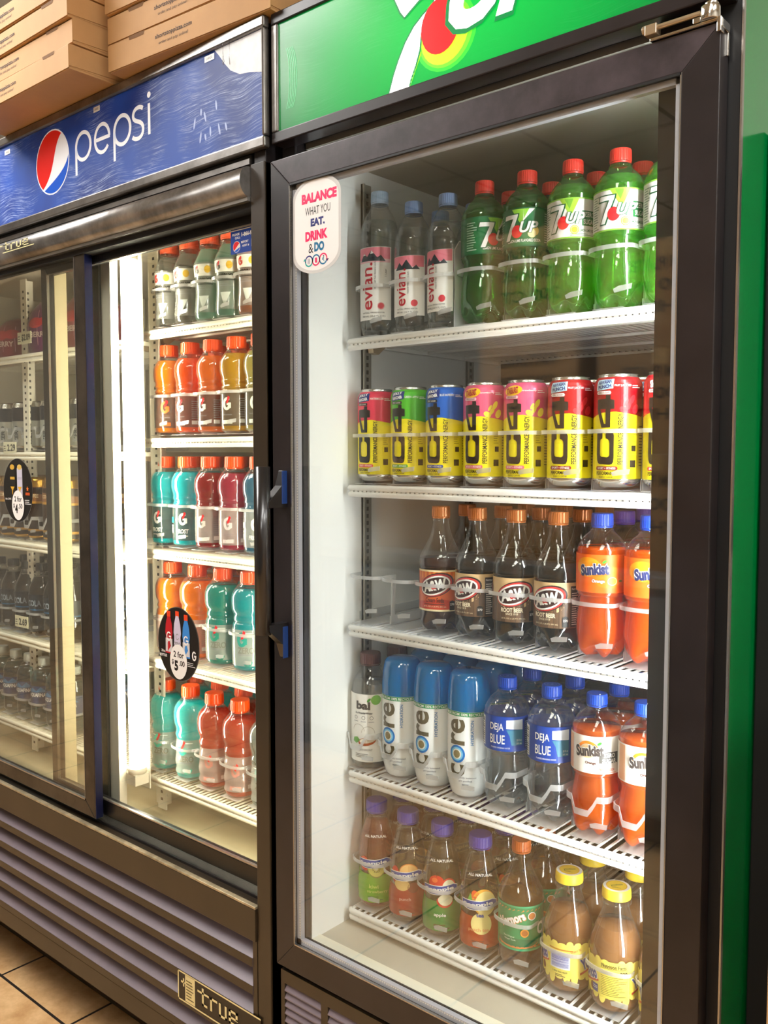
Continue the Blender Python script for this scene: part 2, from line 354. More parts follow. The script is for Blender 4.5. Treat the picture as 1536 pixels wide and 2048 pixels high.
# ---------------------------------------------------------------- scratched sign faces
def scratched(name, base, streak, amt, glow, deep=None, region=True):
    m = bpy.data.materials.new(name); nt, out = nodes(m); b = N(nt, 'BsdfPrincipled', i_Roughness=.22 if glow > .3 else .55)
    tc = N(nt, 'TexCoord'); sep = N(nt, 'SeparateXYZ'); nt.links.new(tc.outputs['Object'], sep.inputs[0])
    # swirling rag scratches: stretched noise whose direction wanders
    n0 = N(nt, 'TexNoise', i_Scale=7.0, i_Detail=1.0); nt.links.new(tc.outputs['Object'], n0.inputs[0])
    add = N(nt, 'VectorMath', operation='MULTIPLY_ADD'); add.inputs[1].default_value = (.05, .05, .05)
    nt.links.new(n0.outputs['Color'], add.inputs[0]); nt.links.new(tc.outputs['Object'], add.inputs[2])
    mp = N(nt, 'Mapping'); mp.inputs['Scale'].default_value = (7, 1, 300); mp.inputs['Rotation'].default_value = (0, .22, 0)
    nt.links.new(add.outputs[0], mp.inputs[0])
    n1 = N(nt, 'TexNoise', i_Scale=1.6, i_Detail=5.0, i_Roughness=.7); nt.links.new(mp.outputs[0], n1.inputs[0])
    mpb = N(nt, 'Mapping'); mpb.inputs['Scale'].default_value = (10, 1, 260); mpb.inputs['Rotation'].default_value = (0, -.35, 0); nt.links.new(add.outputs[0], mpb.inputs[0])
    n1b = N(nt, 'TexNoise', i_Scale=1.4, i_Detail=5.0, i_Roughness=.7); nt.links.new(mpb.outputs[0], n1b.inputs[0])
    mxx = N(nt, 'Math', operation='MAXIMUM'); nt.links.new(n1.outputs['Fac'], mxx.inputs[0]); nt.links.new(n1b.outputs['Fac'], mxx.inputs[1])
    r1 = N(nt, 'ValToRGB'); r1.color_ramp.elements[0].position = .53; r1.color_ramp.elements[1].position = .70
    nt.links.new(mxx.outputs[0], r1.inputs[0])
    n2 = N(nt, 'TexNoise', i_Scale=9.0, i_Detail=3.0); nt.links.new(tc.outputs['Object'], n2.inputs[0])
    r2 = N(nt, 'ValToRGB'); r2.color_ramp.elements[0].position = .42; r2.color_ramp.elements[1].position = .62
    nt.links.new(n2.outputs['Fac'], r2.inputs[0])
    mu = N(nt, 'Math', operation='MULTIPLY'); nt.links.new(r1.outputs[0], mu.inputs[0]); nt.links.new(r2.outputs[0], mu.inputs[1])
    mu2 = N(nt, 'Math', operation='MULTIPLY', i_1=amt, use_clamp=True); nt.links.new(mu.outputs[0], mu2.inputs[0])
    mx = N(nt, 'MixRGB'); mx.inputs[1].default_value = c4(base); mx.inputs[2].default_value = c4(streak)
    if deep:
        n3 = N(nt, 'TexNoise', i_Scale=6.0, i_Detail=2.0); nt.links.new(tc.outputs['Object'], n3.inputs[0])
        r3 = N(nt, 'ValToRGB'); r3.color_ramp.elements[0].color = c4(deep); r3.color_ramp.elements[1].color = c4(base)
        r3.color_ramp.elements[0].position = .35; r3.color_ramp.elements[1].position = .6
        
        if glow > .3:   # print gradient with the backlight's brighter middle painted in, darker rim
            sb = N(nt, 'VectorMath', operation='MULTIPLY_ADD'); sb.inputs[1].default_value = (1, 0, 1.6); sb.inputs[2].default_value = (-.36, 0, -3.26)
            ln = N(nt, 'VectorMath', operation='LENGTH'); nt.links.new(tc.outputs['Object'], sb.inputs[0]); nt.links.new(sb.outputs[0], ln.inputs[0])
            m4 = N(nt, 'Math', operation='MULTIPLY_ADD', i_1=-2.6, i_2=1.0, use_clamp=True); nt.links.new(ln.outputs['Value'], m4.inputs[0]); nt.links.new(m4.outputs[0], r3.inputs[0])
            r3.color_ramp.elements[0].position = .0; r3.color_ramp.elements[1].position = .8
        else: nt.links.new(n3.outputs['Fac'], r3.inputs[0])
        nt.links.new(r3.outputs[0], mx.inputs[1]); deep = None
    nt.links.new(mu2.outputs[0], mx.inputs[0]); nt.links.new(mx.outputs[0], b.inputs['Base Color'])
    if glow:
        nt.links.new(mx.outputs[0], b.inputs['Emission Color']); b.inputs['Emission Strength'].default_value = glow
    nt.links.new(b.outputs[0], out.inputs[0]); return m

# ================================================================ THE HINGED-DOOR COOLER (green)
CW = .735
cool = empty('upright_cooler', (0, 0, 0), 'tall green upright drinks cooler with one black framed hinged glass door', 'drinks cooler')
g = Geo()
g.box((.701, .031, .16), (CW, .70, 2.13), green_side); g.box((0, .031, .16), (.027, .70, 2.13), black)
g.box((.027, .64, .16), (.701, .70, 2.13), black); g.box((.027, .031, 1.935), (.701, .64, 2.13), black)
g.box((.027, .05, .24), (.701, .64, .56), black); g.box((.05, .09, FZ), (.70, .60, .24), black_flat)
g.build('cabinet_shell', cool, bevel=.0015)
g = Geo(); g.box((.637, .0305, .56), (.701, .055, 1.935), black); g.box((.69, .026, .2), (.7325, .0305, 2.128), rubber); g.box((0, .027, .555), (.028, .0305, 1.93), black)
g.box((.7330, .0262, .2), (.7352, .0318, 2.128), alu_l); g.build('front_flange', cool)
g = Geo(); g.box((.027, .055, .56), (.03, .64, 1.935), liner); g.box((.03, .63, .597), (.70, .64, 1.93), M('grey_back_liner', '#6d6a64', .45)); g.box((.698, .055, .56), (.701, .64, 1.935), liner)  # back liner greyed, the dimmer depth of the cabinet painted in
g.box((.03, .05, .56), (.70, .64, .597), M('liner_floor', '#b9b3a4', .35, var=.05)); g.box((.03, .05, 1.925), (.70, .64, 1.935), M('grey_top_liner', '#a09d90', .45))  # top liner greyed too, its shade put into the colour
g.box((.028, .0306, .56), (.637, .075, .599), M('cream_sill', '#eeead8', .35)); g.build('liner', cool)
g = Geo(); g.box((.06, .058, 1.898), (.62, .085, 1.922), M('lamp_cover_cream', '#ded9c4', .4)); g.build('top_rail', cool)
# hidden corner lamp of the cabinet
t_ = Geo(); t_.tube([(.667, .085, .66), (.667, .085, 1.88)], .012, emit('cool_tube', (.93, .97, 1.0), TUBE_COOL), 12); t_.build('lamp_tube', cool)
for z in (.655, 1.885):
    g = Geo(); g.box((.655, .073, z - .015), (.68, .1, z + .015), liner); g.build('lamp_holder', cool)
for x, y in ((.031, .183), (.031, .50), (.694, .183), (.694, .50)):
    g = Geo(); g.box((x, y, .60), (x + .004, y + .022, 1.90), grey_std)
    g.box((x - .0005, y, .60), (x + .007, y + .003, 1.90), M('zinc_rib', '#b8b4aa', .3, metal=.7)); k = .62
    while k < 1.88: g.box((x - .0006, y + .009, k), (x + .0048, y + .014, k + .007), hole_m); k += .0127
    g.build('shelf_standard', cool)
# header sign
g = Geo(); fr = black_d
z0, z1 = 1.926, 2.128; x0, x1 = .003, .728
g.box((x0, .0, z0), (x1, .031, z0 + .018), fr); g.box((x0, .0, z1 - .018), (x1, .031, z1), fr)
g.box((x0, 0, z0 + .018), (x0 + .014, .031, z1 - .018), alu); g.box((x1 - .014, 0, z0 + .018), (x1, .031, z1 - .018), fr)
g.build('sign_frame', cool, bevel=.002)
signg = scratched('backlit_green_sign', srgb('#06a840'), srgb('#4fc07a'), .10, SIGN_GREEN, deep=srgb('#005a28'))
def lit(name, h): return M(name, h, .3, emis=1.0)
lw_, lr_, lg_, ly_ = lit('sign_white', '#ffffff'), lit('sign_red', '#e8040c'), lit('sign_dark_green', '#006a34'), lit('sign_yellow_green', '#9fdc1e')
ly2, ly3 = lit('sign_green_two', '#2bb02c'), lit('sign_green_three', '#5fc926')
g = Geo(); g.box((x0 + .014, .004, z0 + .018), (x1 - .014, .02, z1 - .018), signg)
a = Art()
a.E(.345, .074, .052, .050, ly2, 1, -.5).E(.345, .0735, .046, .045, ly3, 2, -.5).E(.344, .0735, .040, .041, ly_, 3, -.5)
a.poly([(.2805, .018), (.2845, .018), (.3055, .06), (.302, .06)], ly_, 2)
sv = [(.247, .018), (.283, .018), (.2855, .0269), (.2945, .045), (.3014, .0629), (.3039, .0842), (.3168, .1042), (.3464, .1146), (.385, .14), (.392, .168), (.245, .168), (.2674, .1242), (.2746, .1152), (.2994, .1296), (.333, .137), (.3253, .1167), (.3080, .1080), (.2916, .0966), (.2770, .0800), (.2647, .0597), (.2560, .0420)]
def off(P, d):
    n = len(P); R = []
    for i in range(n):
        a_ = Vector(P[i - 1]); b_ = Vector(P[i]); c_ = Vector(P[(i + 1) % n]); e1 = (b_ - a_).normalized(); e2 = (c_ - b_).normalized()
        nn = Vector((e1.y, -e1.x)) + Vector((e2.y, -e2.x)); nn.normalize(); R.append((b_.x + nn.x * d, max(.018, b_.y + nn.y * d)))
    return R
a.poly(off(sv, .0028), lg_, 4); a.poly(sv, lw_, 5)
def ulet(d, mat, l):
    a.T('UP', .434, .117, .165 + 2 * d, .098 + 2 * d, mat, l, bold=.05 + d * 1.5, ital=.35, rot=-.0)
a.E(.337, .085, .0325, .037, lr_, 6); ulet(.006, lg_, 7); ulet(0, lw_, 8)
for i in range(5): a.ring(.030 + .003 * i, .095, .012 + .001 * i, .050, .0007, lit('sign_pale_scratch', '#4fae78'), 2, a0=-1.2, a1=1.2)
for i in range(26):
    a.ring(.283 + .004 * math.sin(i * 2.1) + i * .0006, .022 + i * .0017, .0012, .0012, .0005, lit('sign_mint', '#7fe08a'), 6, n=8)
def clipz(s, t, l): return (s, .004 - .0002 * l, z0 + min(max(t, .018), z1 - z0 - .018))
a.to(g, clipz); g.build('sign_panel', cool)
# door
D0, D1, DB, DT = 0.0, .72, .569, 1.8994
door = Geo(); L_, Rr, Tt, Bb = .0434, .0434, .042, .048
def mitre(geo, xa, xb, za, zb, l, r, t, b, y0, y1, m, top=None):
    geo.prism([(xa, za), (xa + l, za + b), (xa + l, zb - t), (xa, zb)], 'y', y0, y1, m)
    geo.prism([(xb, zb), (xb - r, zb - t), (xb - r, za + b), (xb, za)], 'y', y0, y1, m)
    geo.prism([(xa, zb), (xa + l, zb - t), (xb - r, zb - t), (xb, zb)], 'y', y0, y1, top or m)
    geo.prism([(xa, za), (xb, za), (xb - r, za + b), (xa + l, za + b)], 'y', y0, y1, m)
smear = M('smeared_door_frame', '#3b3338', .35, spec=.6, var=.55, vscale=14)
mitre(door, D0, D1, DB, DT, L_, Rr, Tt, Bb, 0, .0235, black_d, smear)
dob = door.build('door', cool, bevel=.0012)
g = Geo(); xi0, xi1, zi0, zi1 = D0 + L_, D1 - Rr, DB + Bb, DT - Tt
for (a0, b0, a1, b1) in ((xi0 - .0004, zi0, xi0 + .0012, zi1), (xi1 - .0012, zi0, xi1 + .0004, zi1), (xi0, zi0 - .0004, xi1, zi0 + .0014), (xi0, zi1 - .003, xi1, zi1)):
    g.box((a0, -.0006, b0), (a1, .004, b1), alu_l if b1 != zi1 or a1 - a0 < .1 else rubber)
g.build('glazing_bead', dob)
g = Geo(); g.box((xi0 - .004, .0035, zi0 - .004), (xi1 + .004, .0065, zi1 + .004), glass); g.box((xi0 - .004, .016, zi0 - .004), (xi1 + .004, .019, zi1 + .004), glass); g.build('glass_pane', dob)
g = Geo(); sp = .009
g.box((xi0, .0072, zi0), (xi0 + sp, .0155, zi1), gasket); g.box((xi1 - sp, .0072, zi0), (xi1, .0155, zi1), gasket)
g.box((xi0, .0072, zi0), (xi1, .0155, zi0 + sp), gasket); g.box((xi0, .0072, zi1 - sp), (xi1, .0155, zi1), gasket)
k = zi0 + .01
while k < zi1 - .01: g.box((xi0 + .006, .0069, k), (xi0 + .0075, .0072, k + .0022), W_); k += .0044
k = xi0 + .01
while k < xi1 - .01: g.box((k, .0069, zi0 + .006), (k + .0022, .0072, zi0 + .0075), W_); k += .0044
g.build('glazing_spacer', dob)
# door seal behind the panes
g = Geo()
for (a0, b0, a1, b1) in ((xi0 - .02, zi0 - .02, xi0 + .004, zi1 + .02), (xi1 - .004, zi0 - .02, xi1 + .02, zi1 + .02), (xi0 - .02, zi0 - .02, xi1 + .02, zi0 + .004), (xi0 - .02, zi1 - .004, xi1 + .02, zi1 + .02)):
    g.box((a0, .0237, b0), (a1, .0268, b1), rubber)
g.build('door_seal', dob)
# handle
hd = Geo(); hb = M('handle_black', '#141214', .28, spec=.6, coat=.3)
prof = [(-.0535, .0035), (-.052, .012), (-.047, .019), (-.038, .021), (-.032, .017), (-.034, .006), (-.040, .0)]
hd.prism([(x + .012, y) for y, x in prof], 'z', 1.142, 1.412, hb, True)
hd.build('handle', dob)
for za, zb, s_ in ((1.352, 1.405, 1), (1.152, 1.100, -1)):
    g = Geo()
    g.prism([(.0, za), (.0, zb), (-.004, zb), (-.012, (za * .45 + zb * .55)), (-.040, za + s_ * .004), (-.040, za - s_ * .006), (0, za - s_ * .006)][::s_], 'x', .018, .034, hb)
    g.box((.0338, -.012, min(za, zb)), (.0345, -.0005, max(za, zb)), M('handle_blue_edge', '#22407e', .3))
    g.build('handle_bracket', dob, bevel=.001)
# closer hinge
g = Geo()
g.box((.640, -.004, 1.8998), (.722, .02, 1.9028), chrome); g.box((.7195, -.004, 1.893), (.7222, .021, 1.9028), chrome); g.box((.7195, .0165, 1.868), (.7222, .021, 1.893), chrome)
g.box((.7165, -.0045, 1.888), (.7215, .006, 1.904), chrome)
g.tube([(.645, -.004, 1.9125), (.675, -.002, 1.9135), (.700, -.002, 1.9135)], .0032, zinc, 8)
g.box((.636, -.009, 1.905), (.650, .004, 1.9165), zinc); g.tube([(.632, -.004, 1.913), (.640, -.004, 1.913)], .005, zinc, 10)
g.tube([(.708, .0, 1.903), (.708, .0, 1.918)], .011, chrome, 20); g.tube([(.709, .001, 1.918), (.709, .001, 1.9225)], .008, chrome, 20)
g.box((.690, -.0045, 1.9035), (.710, .004, 1.9095), chrome)
g.build('door_hinge', cool, bevel=.0008)
# lower grille
g = Geo(); gz0, gz1 = .20, .558
g.box((.004, .006, gz1 - .022), (.728, .012, gz1), brown_band); g.box((.004, .006, gz0), (.728, .012, gz0 + .03), brown_band); g.box((.004, .013, gz0), (.728, .02, gz1), black_flat)
cols = 7; cwid = .7 / cols
for i in range(cols):
    xa = .012 + i * .1015
    g.box((xa - .008 if i else .004, .006, gz0 + .03), (xa + .001, .012, gz1 - .022), brown_band)
    if i == cols - 1: g.box((xa + .088, .006, gz0 + .03), (.728, .012, gz1 - .022), brown_band)
    else: g.box((xa + .087, .006, gz0 + .03), (xa + .0936, .012, gz1 - .022), brown_band)
    k = gz1 - .032
    while k > gz0 + .03:
        g.prism([(.006, k - .004), (.0115, k + .004), (.0115, k + .0055), (.006, k - .002)], 'x', xa, xa + .088, louver_m); k -= .0135
g.build('lower_grille', cool)

# ================================================================ THE SLIDING-DOOR COOLER (blue header)
sl = empty('sliding_door_cooler', (-.61, 0, 0), 'wide black sliding door drinks cooler with a scratched blue header sign', 'drinks cooler')
sl.location = (0, 0, 0)
PL, PR = -1.56, -.0135
g = Geo()
g.box((-.041, .002, .16), (-.0135, .70, 2.124), black); g.box((PL, .002, .16), (PL + .03, .70, 2.124), black)
g.box((PL + .03, .64, .16), (-.041, .70, 2.124), black); g.box((PL + .03, .002, 1.925), (-.041, .64, 2.124), black)
g.box((PL + .03, .05, .30), (-.041, .64, .60), black_flat); g.box((PL + .03, .12, FZ), (-.045, .62, .30), brown_band)
g.build('cabinet_shell', sl, bevel=.001)
g = Geo(); g.box((-.0475, -.001, .30), (-.0135, .04, 1.905), brown_band); g.build('corner_post', sl, bevel=.0015)
g = Geo(); g.box((PL + .03, .63, .62), (-.041, .64, 1.925), liner_warm); g.box((PL + .03, .09, .60), (-.041, .64, .625), M('warm_liner_floor', '#b3a98a', .4))
g.box((PL + .03, .07, 1.90), (-.041, .64, 1.925), liner_warm); g.box((-.044, .07, .625), (-.041, .63, 1.90), liner_warm); g.box((PL + .03, .07, .625), (PL + .033, .63, 1.90), liner_warm)
g.build('liner', sl)
# header
g = Geo(); hz0, hz1 = 1.922, 2.126
for a_, b_, c_, d_ in ((PL, hz0, -.0015, hz0 + .018), (PL, hz1 - .018, -.0015, hz1), (-.0075, hz0 + .018, -.0015, hz1 - .018), (PL, hz0 + .018, PL + .012, hz1 - .018)):
    g.box((a_, -.012, b_), (c_, .0015, d_), alu)
g.build('sign_frame', sl, bevel=.003)
blues = scratched('scratched_blue_sign', srgb('#0c46a4'), srgb('#bccdf0'), .95, .06, deep=srgb('#082f7c'))
g = Geo(); g.box((PL + .012, -.006, hz0 + .018), (-.0075, .0015, hz1 - .018), blues)
a = Art(); pw, prd, pbl, pkey = M('sign_white_ink', '#eef0f4', .5, emis=.12), M('sign_red_ink', '#e0140f', .3, emis=.12), M('sign_blue_ink', '#0f56c8', .3, emis=.12), M('sign_cream_ink', '#f1efe2', .3, emis=.1)
gx, gzc, gr = -.655, 2.0335, .0655
a.E(gx, gzc, gr, gr, pw, 1); r2 = gr * .955
def arc(a0, a1, n=16): return [(gx + r2 * math.cos(a0 + (a1 - a0) * i / n), gzc + r2 * math.sin(a0 + (a1 - a0) * i / n)) for i in range(n + 1)]
def bez(p, q, r, s, n=12):
    R = []
    for i in range(n + 1):
        t = i / n; u = 1 - t; R.append(tuple(u ** 3 * p[j] + 3 * u * u * t * q[j] + 3 * u * t * t * r[j] + t ** 3 * s[j] for j in (0, 1)))
    return R
A_ = arc(.95, 4.05, 26)   # red: upper right round the left side down
a.poly(A_ + bez(A_[-1], (gx + .012, gzc - .022), (gx + .002, gzc + .03), A_[0])[1:-1], prd, 2)
B_ = arc(-1.98 - .15, .05, 22)
a.poly(B_ + bez(B_[-1], (gx + .052, gzc - .022), (gx + .02, gzc - .034), B_[0])[1:-1], pbl, 2)
def pltr(x, mat=pw, l=2):   # p: ring plus stem
    a.ring(x + .030, 2.0405, .030, .030, .0075, mat, l); a.R(x, 1.988, x + .0075, 2.040, mat, l)
pltr(-.567)
a.ring(-.470, 2.0405, .0285, .030, .0072, pw, 2, a0=.0, a1=5.62); a.R(-.497, 2.0365, -.443, 2.0435, pw, 2)
pltr(-.432)
def strokes(pts, wd, mat, l=2):
    n = len(pts); o = []; i_ = []
    for k in range(n):
        p = Vector(pts[k]); q = Vector(pts[min(k + 1, n - 1)]) - Vector(pts[max(k - 1, 0)]); q.normalize(); nn = Vector((-q.y, q.x)) * wd / 2
        o.append(tuple(p + nn)); i_.append(tuple(p - nn))
    a.L.append((o + i_, [(k, k + 1, n + k + 1, n + k) for k in range(n - 1)], mat, l))
strokes(bez((-.335, 2.064), (-.345, 2.072), (-.366, 2.070), (-.366, 2.056)) + bez((-.366, 2.056), (-.366, 2.042), (-.335, 2.046), (-.335, 2.028))[1:] + bez((-.335, 2.028), (-.335, 2.010), (-.360, 2.010), (-.369, 2.019))[1:], .0075, pw)
a.R(-.320, 2.013, -.3125, 2.068, pw, 2); a.E(-.316, 2.083, .0055, .0055, pw, 2)
for x, z, wd in ((-.8416, 2.0935, .024), (-.4865, 2.099, .022), (-.142, 2.099, .026)):
    a.poly([(x - wd / 2, z - .005), (x + wd / 2, z - .005), (x + wd / 2, z + .005), (x - wd / 2, z + .005)], W_, 3); a.T('LARGE', x, z, wd * .6, .004, K_, 4)
# worn white corner
a.poly([(-.1285, hz1 - .0185), (-.118, 2.097), (-.104, 2.080), (-.088, 2.064), (-.065, 2.052), (-.04, 2.0485), (-.008, 2.0405), (-.008, hz1 - .0185)], M('peeled_white_corner', '#d9dadb', .5, var=.12, vscale=60, emis=.15), 1)
rd = random.Random(5)
for i in range(9):
    x, z = -.10 - rd.random() * .09, 1.965 + rd.random() * .055
    a.E(x, z, .0022, .006 + rd.random() * .004, M('faded_smudge', '#a9bbe4', .5), 1, rot=rd.uniform(-.3, .3))
a.to(g, lambda s, t, l: (s, -.006 - .00025 * l, t)); g.build('sign_panel', sl)
g = Geo(); g.tube([(-.10, -.0125, 2.108), (-.099, -.0128, 2.09), (-.101, -.0126, 2.078), (-.0985, -.0126, 2.074), (-.0965, -.0126, 2.079), (-.099, -.0128, 2.09)], .0005, alu_l, 5)
g.tube([(-.083, -.0125, 2.108), (-.0835, -.0128, 2.085), (-.082, -.0126, 2.07)], .0005, alu_l, 5); g.build('wire_hook', sl)
# strips and rounded moulding beneath the header
g = Geo(); g.box((PL, .0016, 1.9025), (-.0475, .03, 1.922), black_flat); g.box((PL, -.003, 1.9055), (-.0475, .0016, 1.9145), alu)
P = [(.03, 1.852), (-.004, 1.852)] + [(-.004 - .020 * math.sin(q) * 1.0, 1.852 + .0495 * (.5 - .5 * math.cos(q))) for q in [PI * i / 12 for i in range(1, 12)]] + [(-.004, 1.9015), (.03, 1.9015)]
g.prism(P[::-1], 'x', PL, -.0475, M('greasy_moulding', '#9a9794', .28, metal=.8, bump=.3, bscale=40, var=.5, vscale=9), True)
g.box((PL, -.008, 1.846), (-.0475, .03, 1.852), alu_l); g.box((PL, .002, 1.836), (-.0475, .028, 1.846), black_flat)
g.build('door_track_top', sl)
badge = M('badge_cream', '#e9dfa8', .35, metal=.2)
def true_badge(g, f, sc, m):
    a = Art(); b = .009
    def bar(x0, y0, x1, y1): a.R(x0 * sc, y0 * sc, x1 * sc, y1 * sc, m, 2)
    bar(0, 60, 56, 68); bar(22, 16, 31, 84); bar(22, 16, 48, 25)                       # t
    bar(62, 16, 71, 68); bar(62, 59, 96, 68)                                           # r
    bar(104, 16, 113, 68); bar(104, 16, 140, 25); bar(131, 16, 140, 68)                # u
    bar(150, 16, 159, 68); bar(150, 59, 190, 68); bar(181, 38, 190, 68); bar(150, 36, 190, 44); bar(150, 16, 194, 24)   # e
    a.to(g, f); return a
g = Geo()
def mould(s, t, l): return (-.835 + s, -.0262 - .0003 * l, 1.870 + t * .45)
true_badge(g, mould, .00058, badge)
a = Art(); a.R(.0, .0, .135, .004, badge, 2).R(-.02, .034, .014, .039, badge, 2); a.to(g, mould); g.build('maker_badge', sl)
# bottom rail, track, louvres
g = Geo(); g.box((PL, -.006, .5895), (-.0475, .03, .6475), brown_band); g.box((PL, -.006, .6475), (-.0475, .004, .652), M('rail_lip', '#b8a98a', .3, metal=.5, var=.4, vscale=30))
g.build('bottom_rail', sl, bevel=.001)
g = Geo(); g.box((PL, .004, .60), (-.041, .088, .6435), M('dusty_track', '#080706', .9, bump=.6, bscale=400, var=.5, vscale=60))
g.box((PL, .0225, .6435), (-.041, .0255, .652), black)
rd = random.Random(9)
for i in range(60):
    x = -.56 + rd.random() * .5; y = .006 + rd.random() * .014; s_ = .0008 + rd.random() * .0014
    g.lathe([(0, s_ * .6), (s_, s_), (s_ * 1.8, 0)], M('crumbs', '#8d8471', .8), 6, x, y, .6434)
g.build('door_track_bottom', sl)
g = Geo(); lx = -.0585
g.box((lx, -.002, .30), (-.0475, .03, .5895), brown_band); g.box((PL, -.002, .30), (lx, .03, .338), brown_band); g.box((PL, .047, .30), (-.0475, .05, .5895), black_flat)
for i in range(5):
    z = .3405 + i * .050
    g.prism([(-.003, z), (-.003, z + .0155), (.040, z + .048), (.043, z + .045), (.001, z)][::-1], 'x', PL, lx, louver_m)
    g.box((PL, -.0036, z), (lx, -.003, z + .0155), brown_band)
g.build('louvred_grille', sl)
g = Geo(); bx0, bz0 = -.272, .398
def bad(s, t, l): return (bx0 + s, -.0042 - .0004 * l, bz0 + t)
g.box((bx0, -.0042, bz0), (bx0 + .235, -.0036, bz0 + .058), M('badge_black', '#1a1712', .35))
a = Art(); a.R(0, 0, .235, .003, badge, 1).R(0, .055, .235, .058, badge, 1).R(0, 0, .003, .058, badge, 1).R(.0225, .004, .052, .056, badge, 1).R(.010, .036, .0225, .040, badge, 1).R(.016, .030, .0195, .046, badge, 1)
a.lines(.026, .01, .05, .05, 7, M('badge_ink', '#5c5326', .4), 2, .35); a.to(g, bad)
true_badge(g, lambda s, t, l: (bx0 + .060 + s, -.0042 - .0004 * l, bz0 + .008 + t * .82), .00060, badge); g.build('maker_badge', sl)
# the two sliding doors
def slider(x0, x1, z0, z1, y0, w4, m, name, side=None):
    g = Geo(); mitre(g, x0, x1, z0, z1, w4[0], w4[1], w4[2], w4[3], y0, y0 + .018, m); d = g.build(name, sl, bevel=.002)
    g = Geo(); g.box((x0 + w4[0] - .003, y0 + .005, z0 + w4[3] - .003), (x1 - w4[1] + .003, y0 + .0075, z1 - w4[2] + .003), glass)
    g.box((x0 + w4[0] - .003, y0 + .0125, z0 + w4[3] - .003), (x1 - w4[1] + .003, y0 + .015, z1 - w4[2] + .003), glass); g.build('glass_pane', d)
    g = Geo(); xa, xb, za, zb = x0 + w4[0], x1 - w4[1], z0 + w4[3], z1 - w4[2]
    for q in ((xa, za, xa + .002, zb), (xb - .002, za, xb, zb), (xa, zb - .0025, xb, zb), (xa, za, xb, za + .003)): g.box((q[0], y0 - .0006, q[1]), (q[2], y0 + .005, q[3]), alu_l)
    g.build('glazing_bead', d)
    if side:
        g = Geo(); g.box((x1 - .0002, y0 + .0006, z0 + .001), (x1 + .0012, y0 + .0174, z1 - .001), side); g.build('door_edge', d)
    return d
dl = slider(-1.50, -.5615, .6655, 1.872, .0045, (.03, .0375, .032, .032), M('bronze_door_frame', '#4a4238', .3, metal=.5, var=.5, vscale=8), 'sliding_door', navy)
dr = slider(-.775, -.0440, .6665, 1.855, .0275, (.0245, .02, .034, .034), M('black_sliding_frame', '#0d0c0d', .3, var=.3), 'sliding_door')
# lamp behind the door stile and shelf standards
tubem = emit('warm_tube', (1.0, .92, .72), TUBE_WARM)
g = Geo(); g.tube([(-.549, .100, .755), (-.549, .100, 1.838)], .0165, tubem, 18); g.build('lamp_tube', sl)
g = Geo(); g.tube([(-.060, .085, .70), (-.060, .085, 1.86)], .0125, tubem, 14); g.build('lamp_tube', sl)  # extra unseen tube added behind the corner post to brighten the bottle fronts
for z, s_ in ((1.838, 1), (.755, -1)):
    g = Geo(); g.tube([(-.549, .1, z), (-.549, .1, z + s_ * .012)], .0195, cream_p, 18); g.box((-.566, .083, min(z + s_ * .012, z + s_ * .035)), (-.532, .117, max(z + s_ * .012, z + s_ * .035)), cream_p); g.build('lamp_holder', sl)
g = Geo(); g.box((-.606, .070, .626), (-.572, .088, 1.90), liner_warm); g.build('centre_mullion', sl)
g = Geo(); g.box((-.640, .064, .626), (-.6065, .084, 1.90), rubber); g.build('mullion_seal', sl)
g = Geo(); g.box((-.581, .128, .70), (-.545, .131, 1.88), cream_p); g.build('reflector_strip', sl)
g = Geo(); g.box((-.862, .085, .626), (-.82, .115, 1.90), M('pale_lamp_cover', '#d6c6a4', .4)); g.build('lamp_cover', sl)
for x, y in ((-.592, .185), (-.592, .55), (-.052, .20), (-1.19, .20), (-1.19, .55), (-.62, .2)):
    g = Geo(); g.box((x, y, .63), (x + .005, y + .03, 1.89), cream_p); g.box((x + .005, y, .63), (x + .012, y + .004, 1.89), cream_p); g.box((x, y - .003, .63), (x + .03, y, 1.89), cream_p); k = .65
    while k < 1.87: g.box((x + .011, y - .0034, k), (x + .018, y - .0029, k + .006), hole_m); g.box((x + .0048, y + .012, k), (x + .0054, y + .018, k + .006), hole_m); k += .0165
    g.build('shelf_standard', sl)

# ================================================================ SHELVES
def wire_shelf(x0, x1, yf, yb, z, label, grp, mat, holes=True, step=.0127):
    """z = top of the shelf wires"""
    t = empty('wire_shelf', ((x0 + x1) / 2, yf, z), label, 'shelf', grp); hw = (x1 - x0) / 2; d = yb - yf
    g = Geo(); g.tube([(-hw, .0045, -.0045), (-hw + .004, .0, -.0045), (hw, 0, -.0045)], .0050, mat, 8); g.tube([(-hw, .0045, -.0155), (-hw + .004, 0, -.0155), (hw, 0, -.0155)], .0045, mat, 8)
    k = -hw + .006
    while k < hw: g.box((k, -.0015, -.0125), (k + .0065, .0015, -.0085), mat); k += .0095
    g.box((-hw, .0045, -.018), (hw, .006, -.003), hole_m)
    g.build('front_rail', t)
    g = Geo(); k = -hw + .006
    while k < hw:
        g.box((k - .0014, .003, -.003), (k + .0014, d, -.0002), mat); k += step
    for y in (.10, .22, .34, d): g.box((-hw, y - .003, -.0075), (hw, y + .003, -.003), mat)
    for x in (-hw, hw - .004): g.box((x, .002, -.010), (x + .004, d, -.001), mat)
    g.build('wire_grid', t)
    for sx in (-1, 1):
        g = Geo(); xx = sx * (hw - .004); g.prism([(.045, -.0085), (.08, -.0085), (.062, -.022), (.048, -.02)], 'x', min(xx, xx - sx * .012), max(xx, xx - sx * .012), zinc)
        g.build('shelf_clip', t)
    return t
ZR = [1.628, 1.3785, 1.135, .875, .626]
RN = ['top', 'second', 'middle', 'fourth', 'bottom']
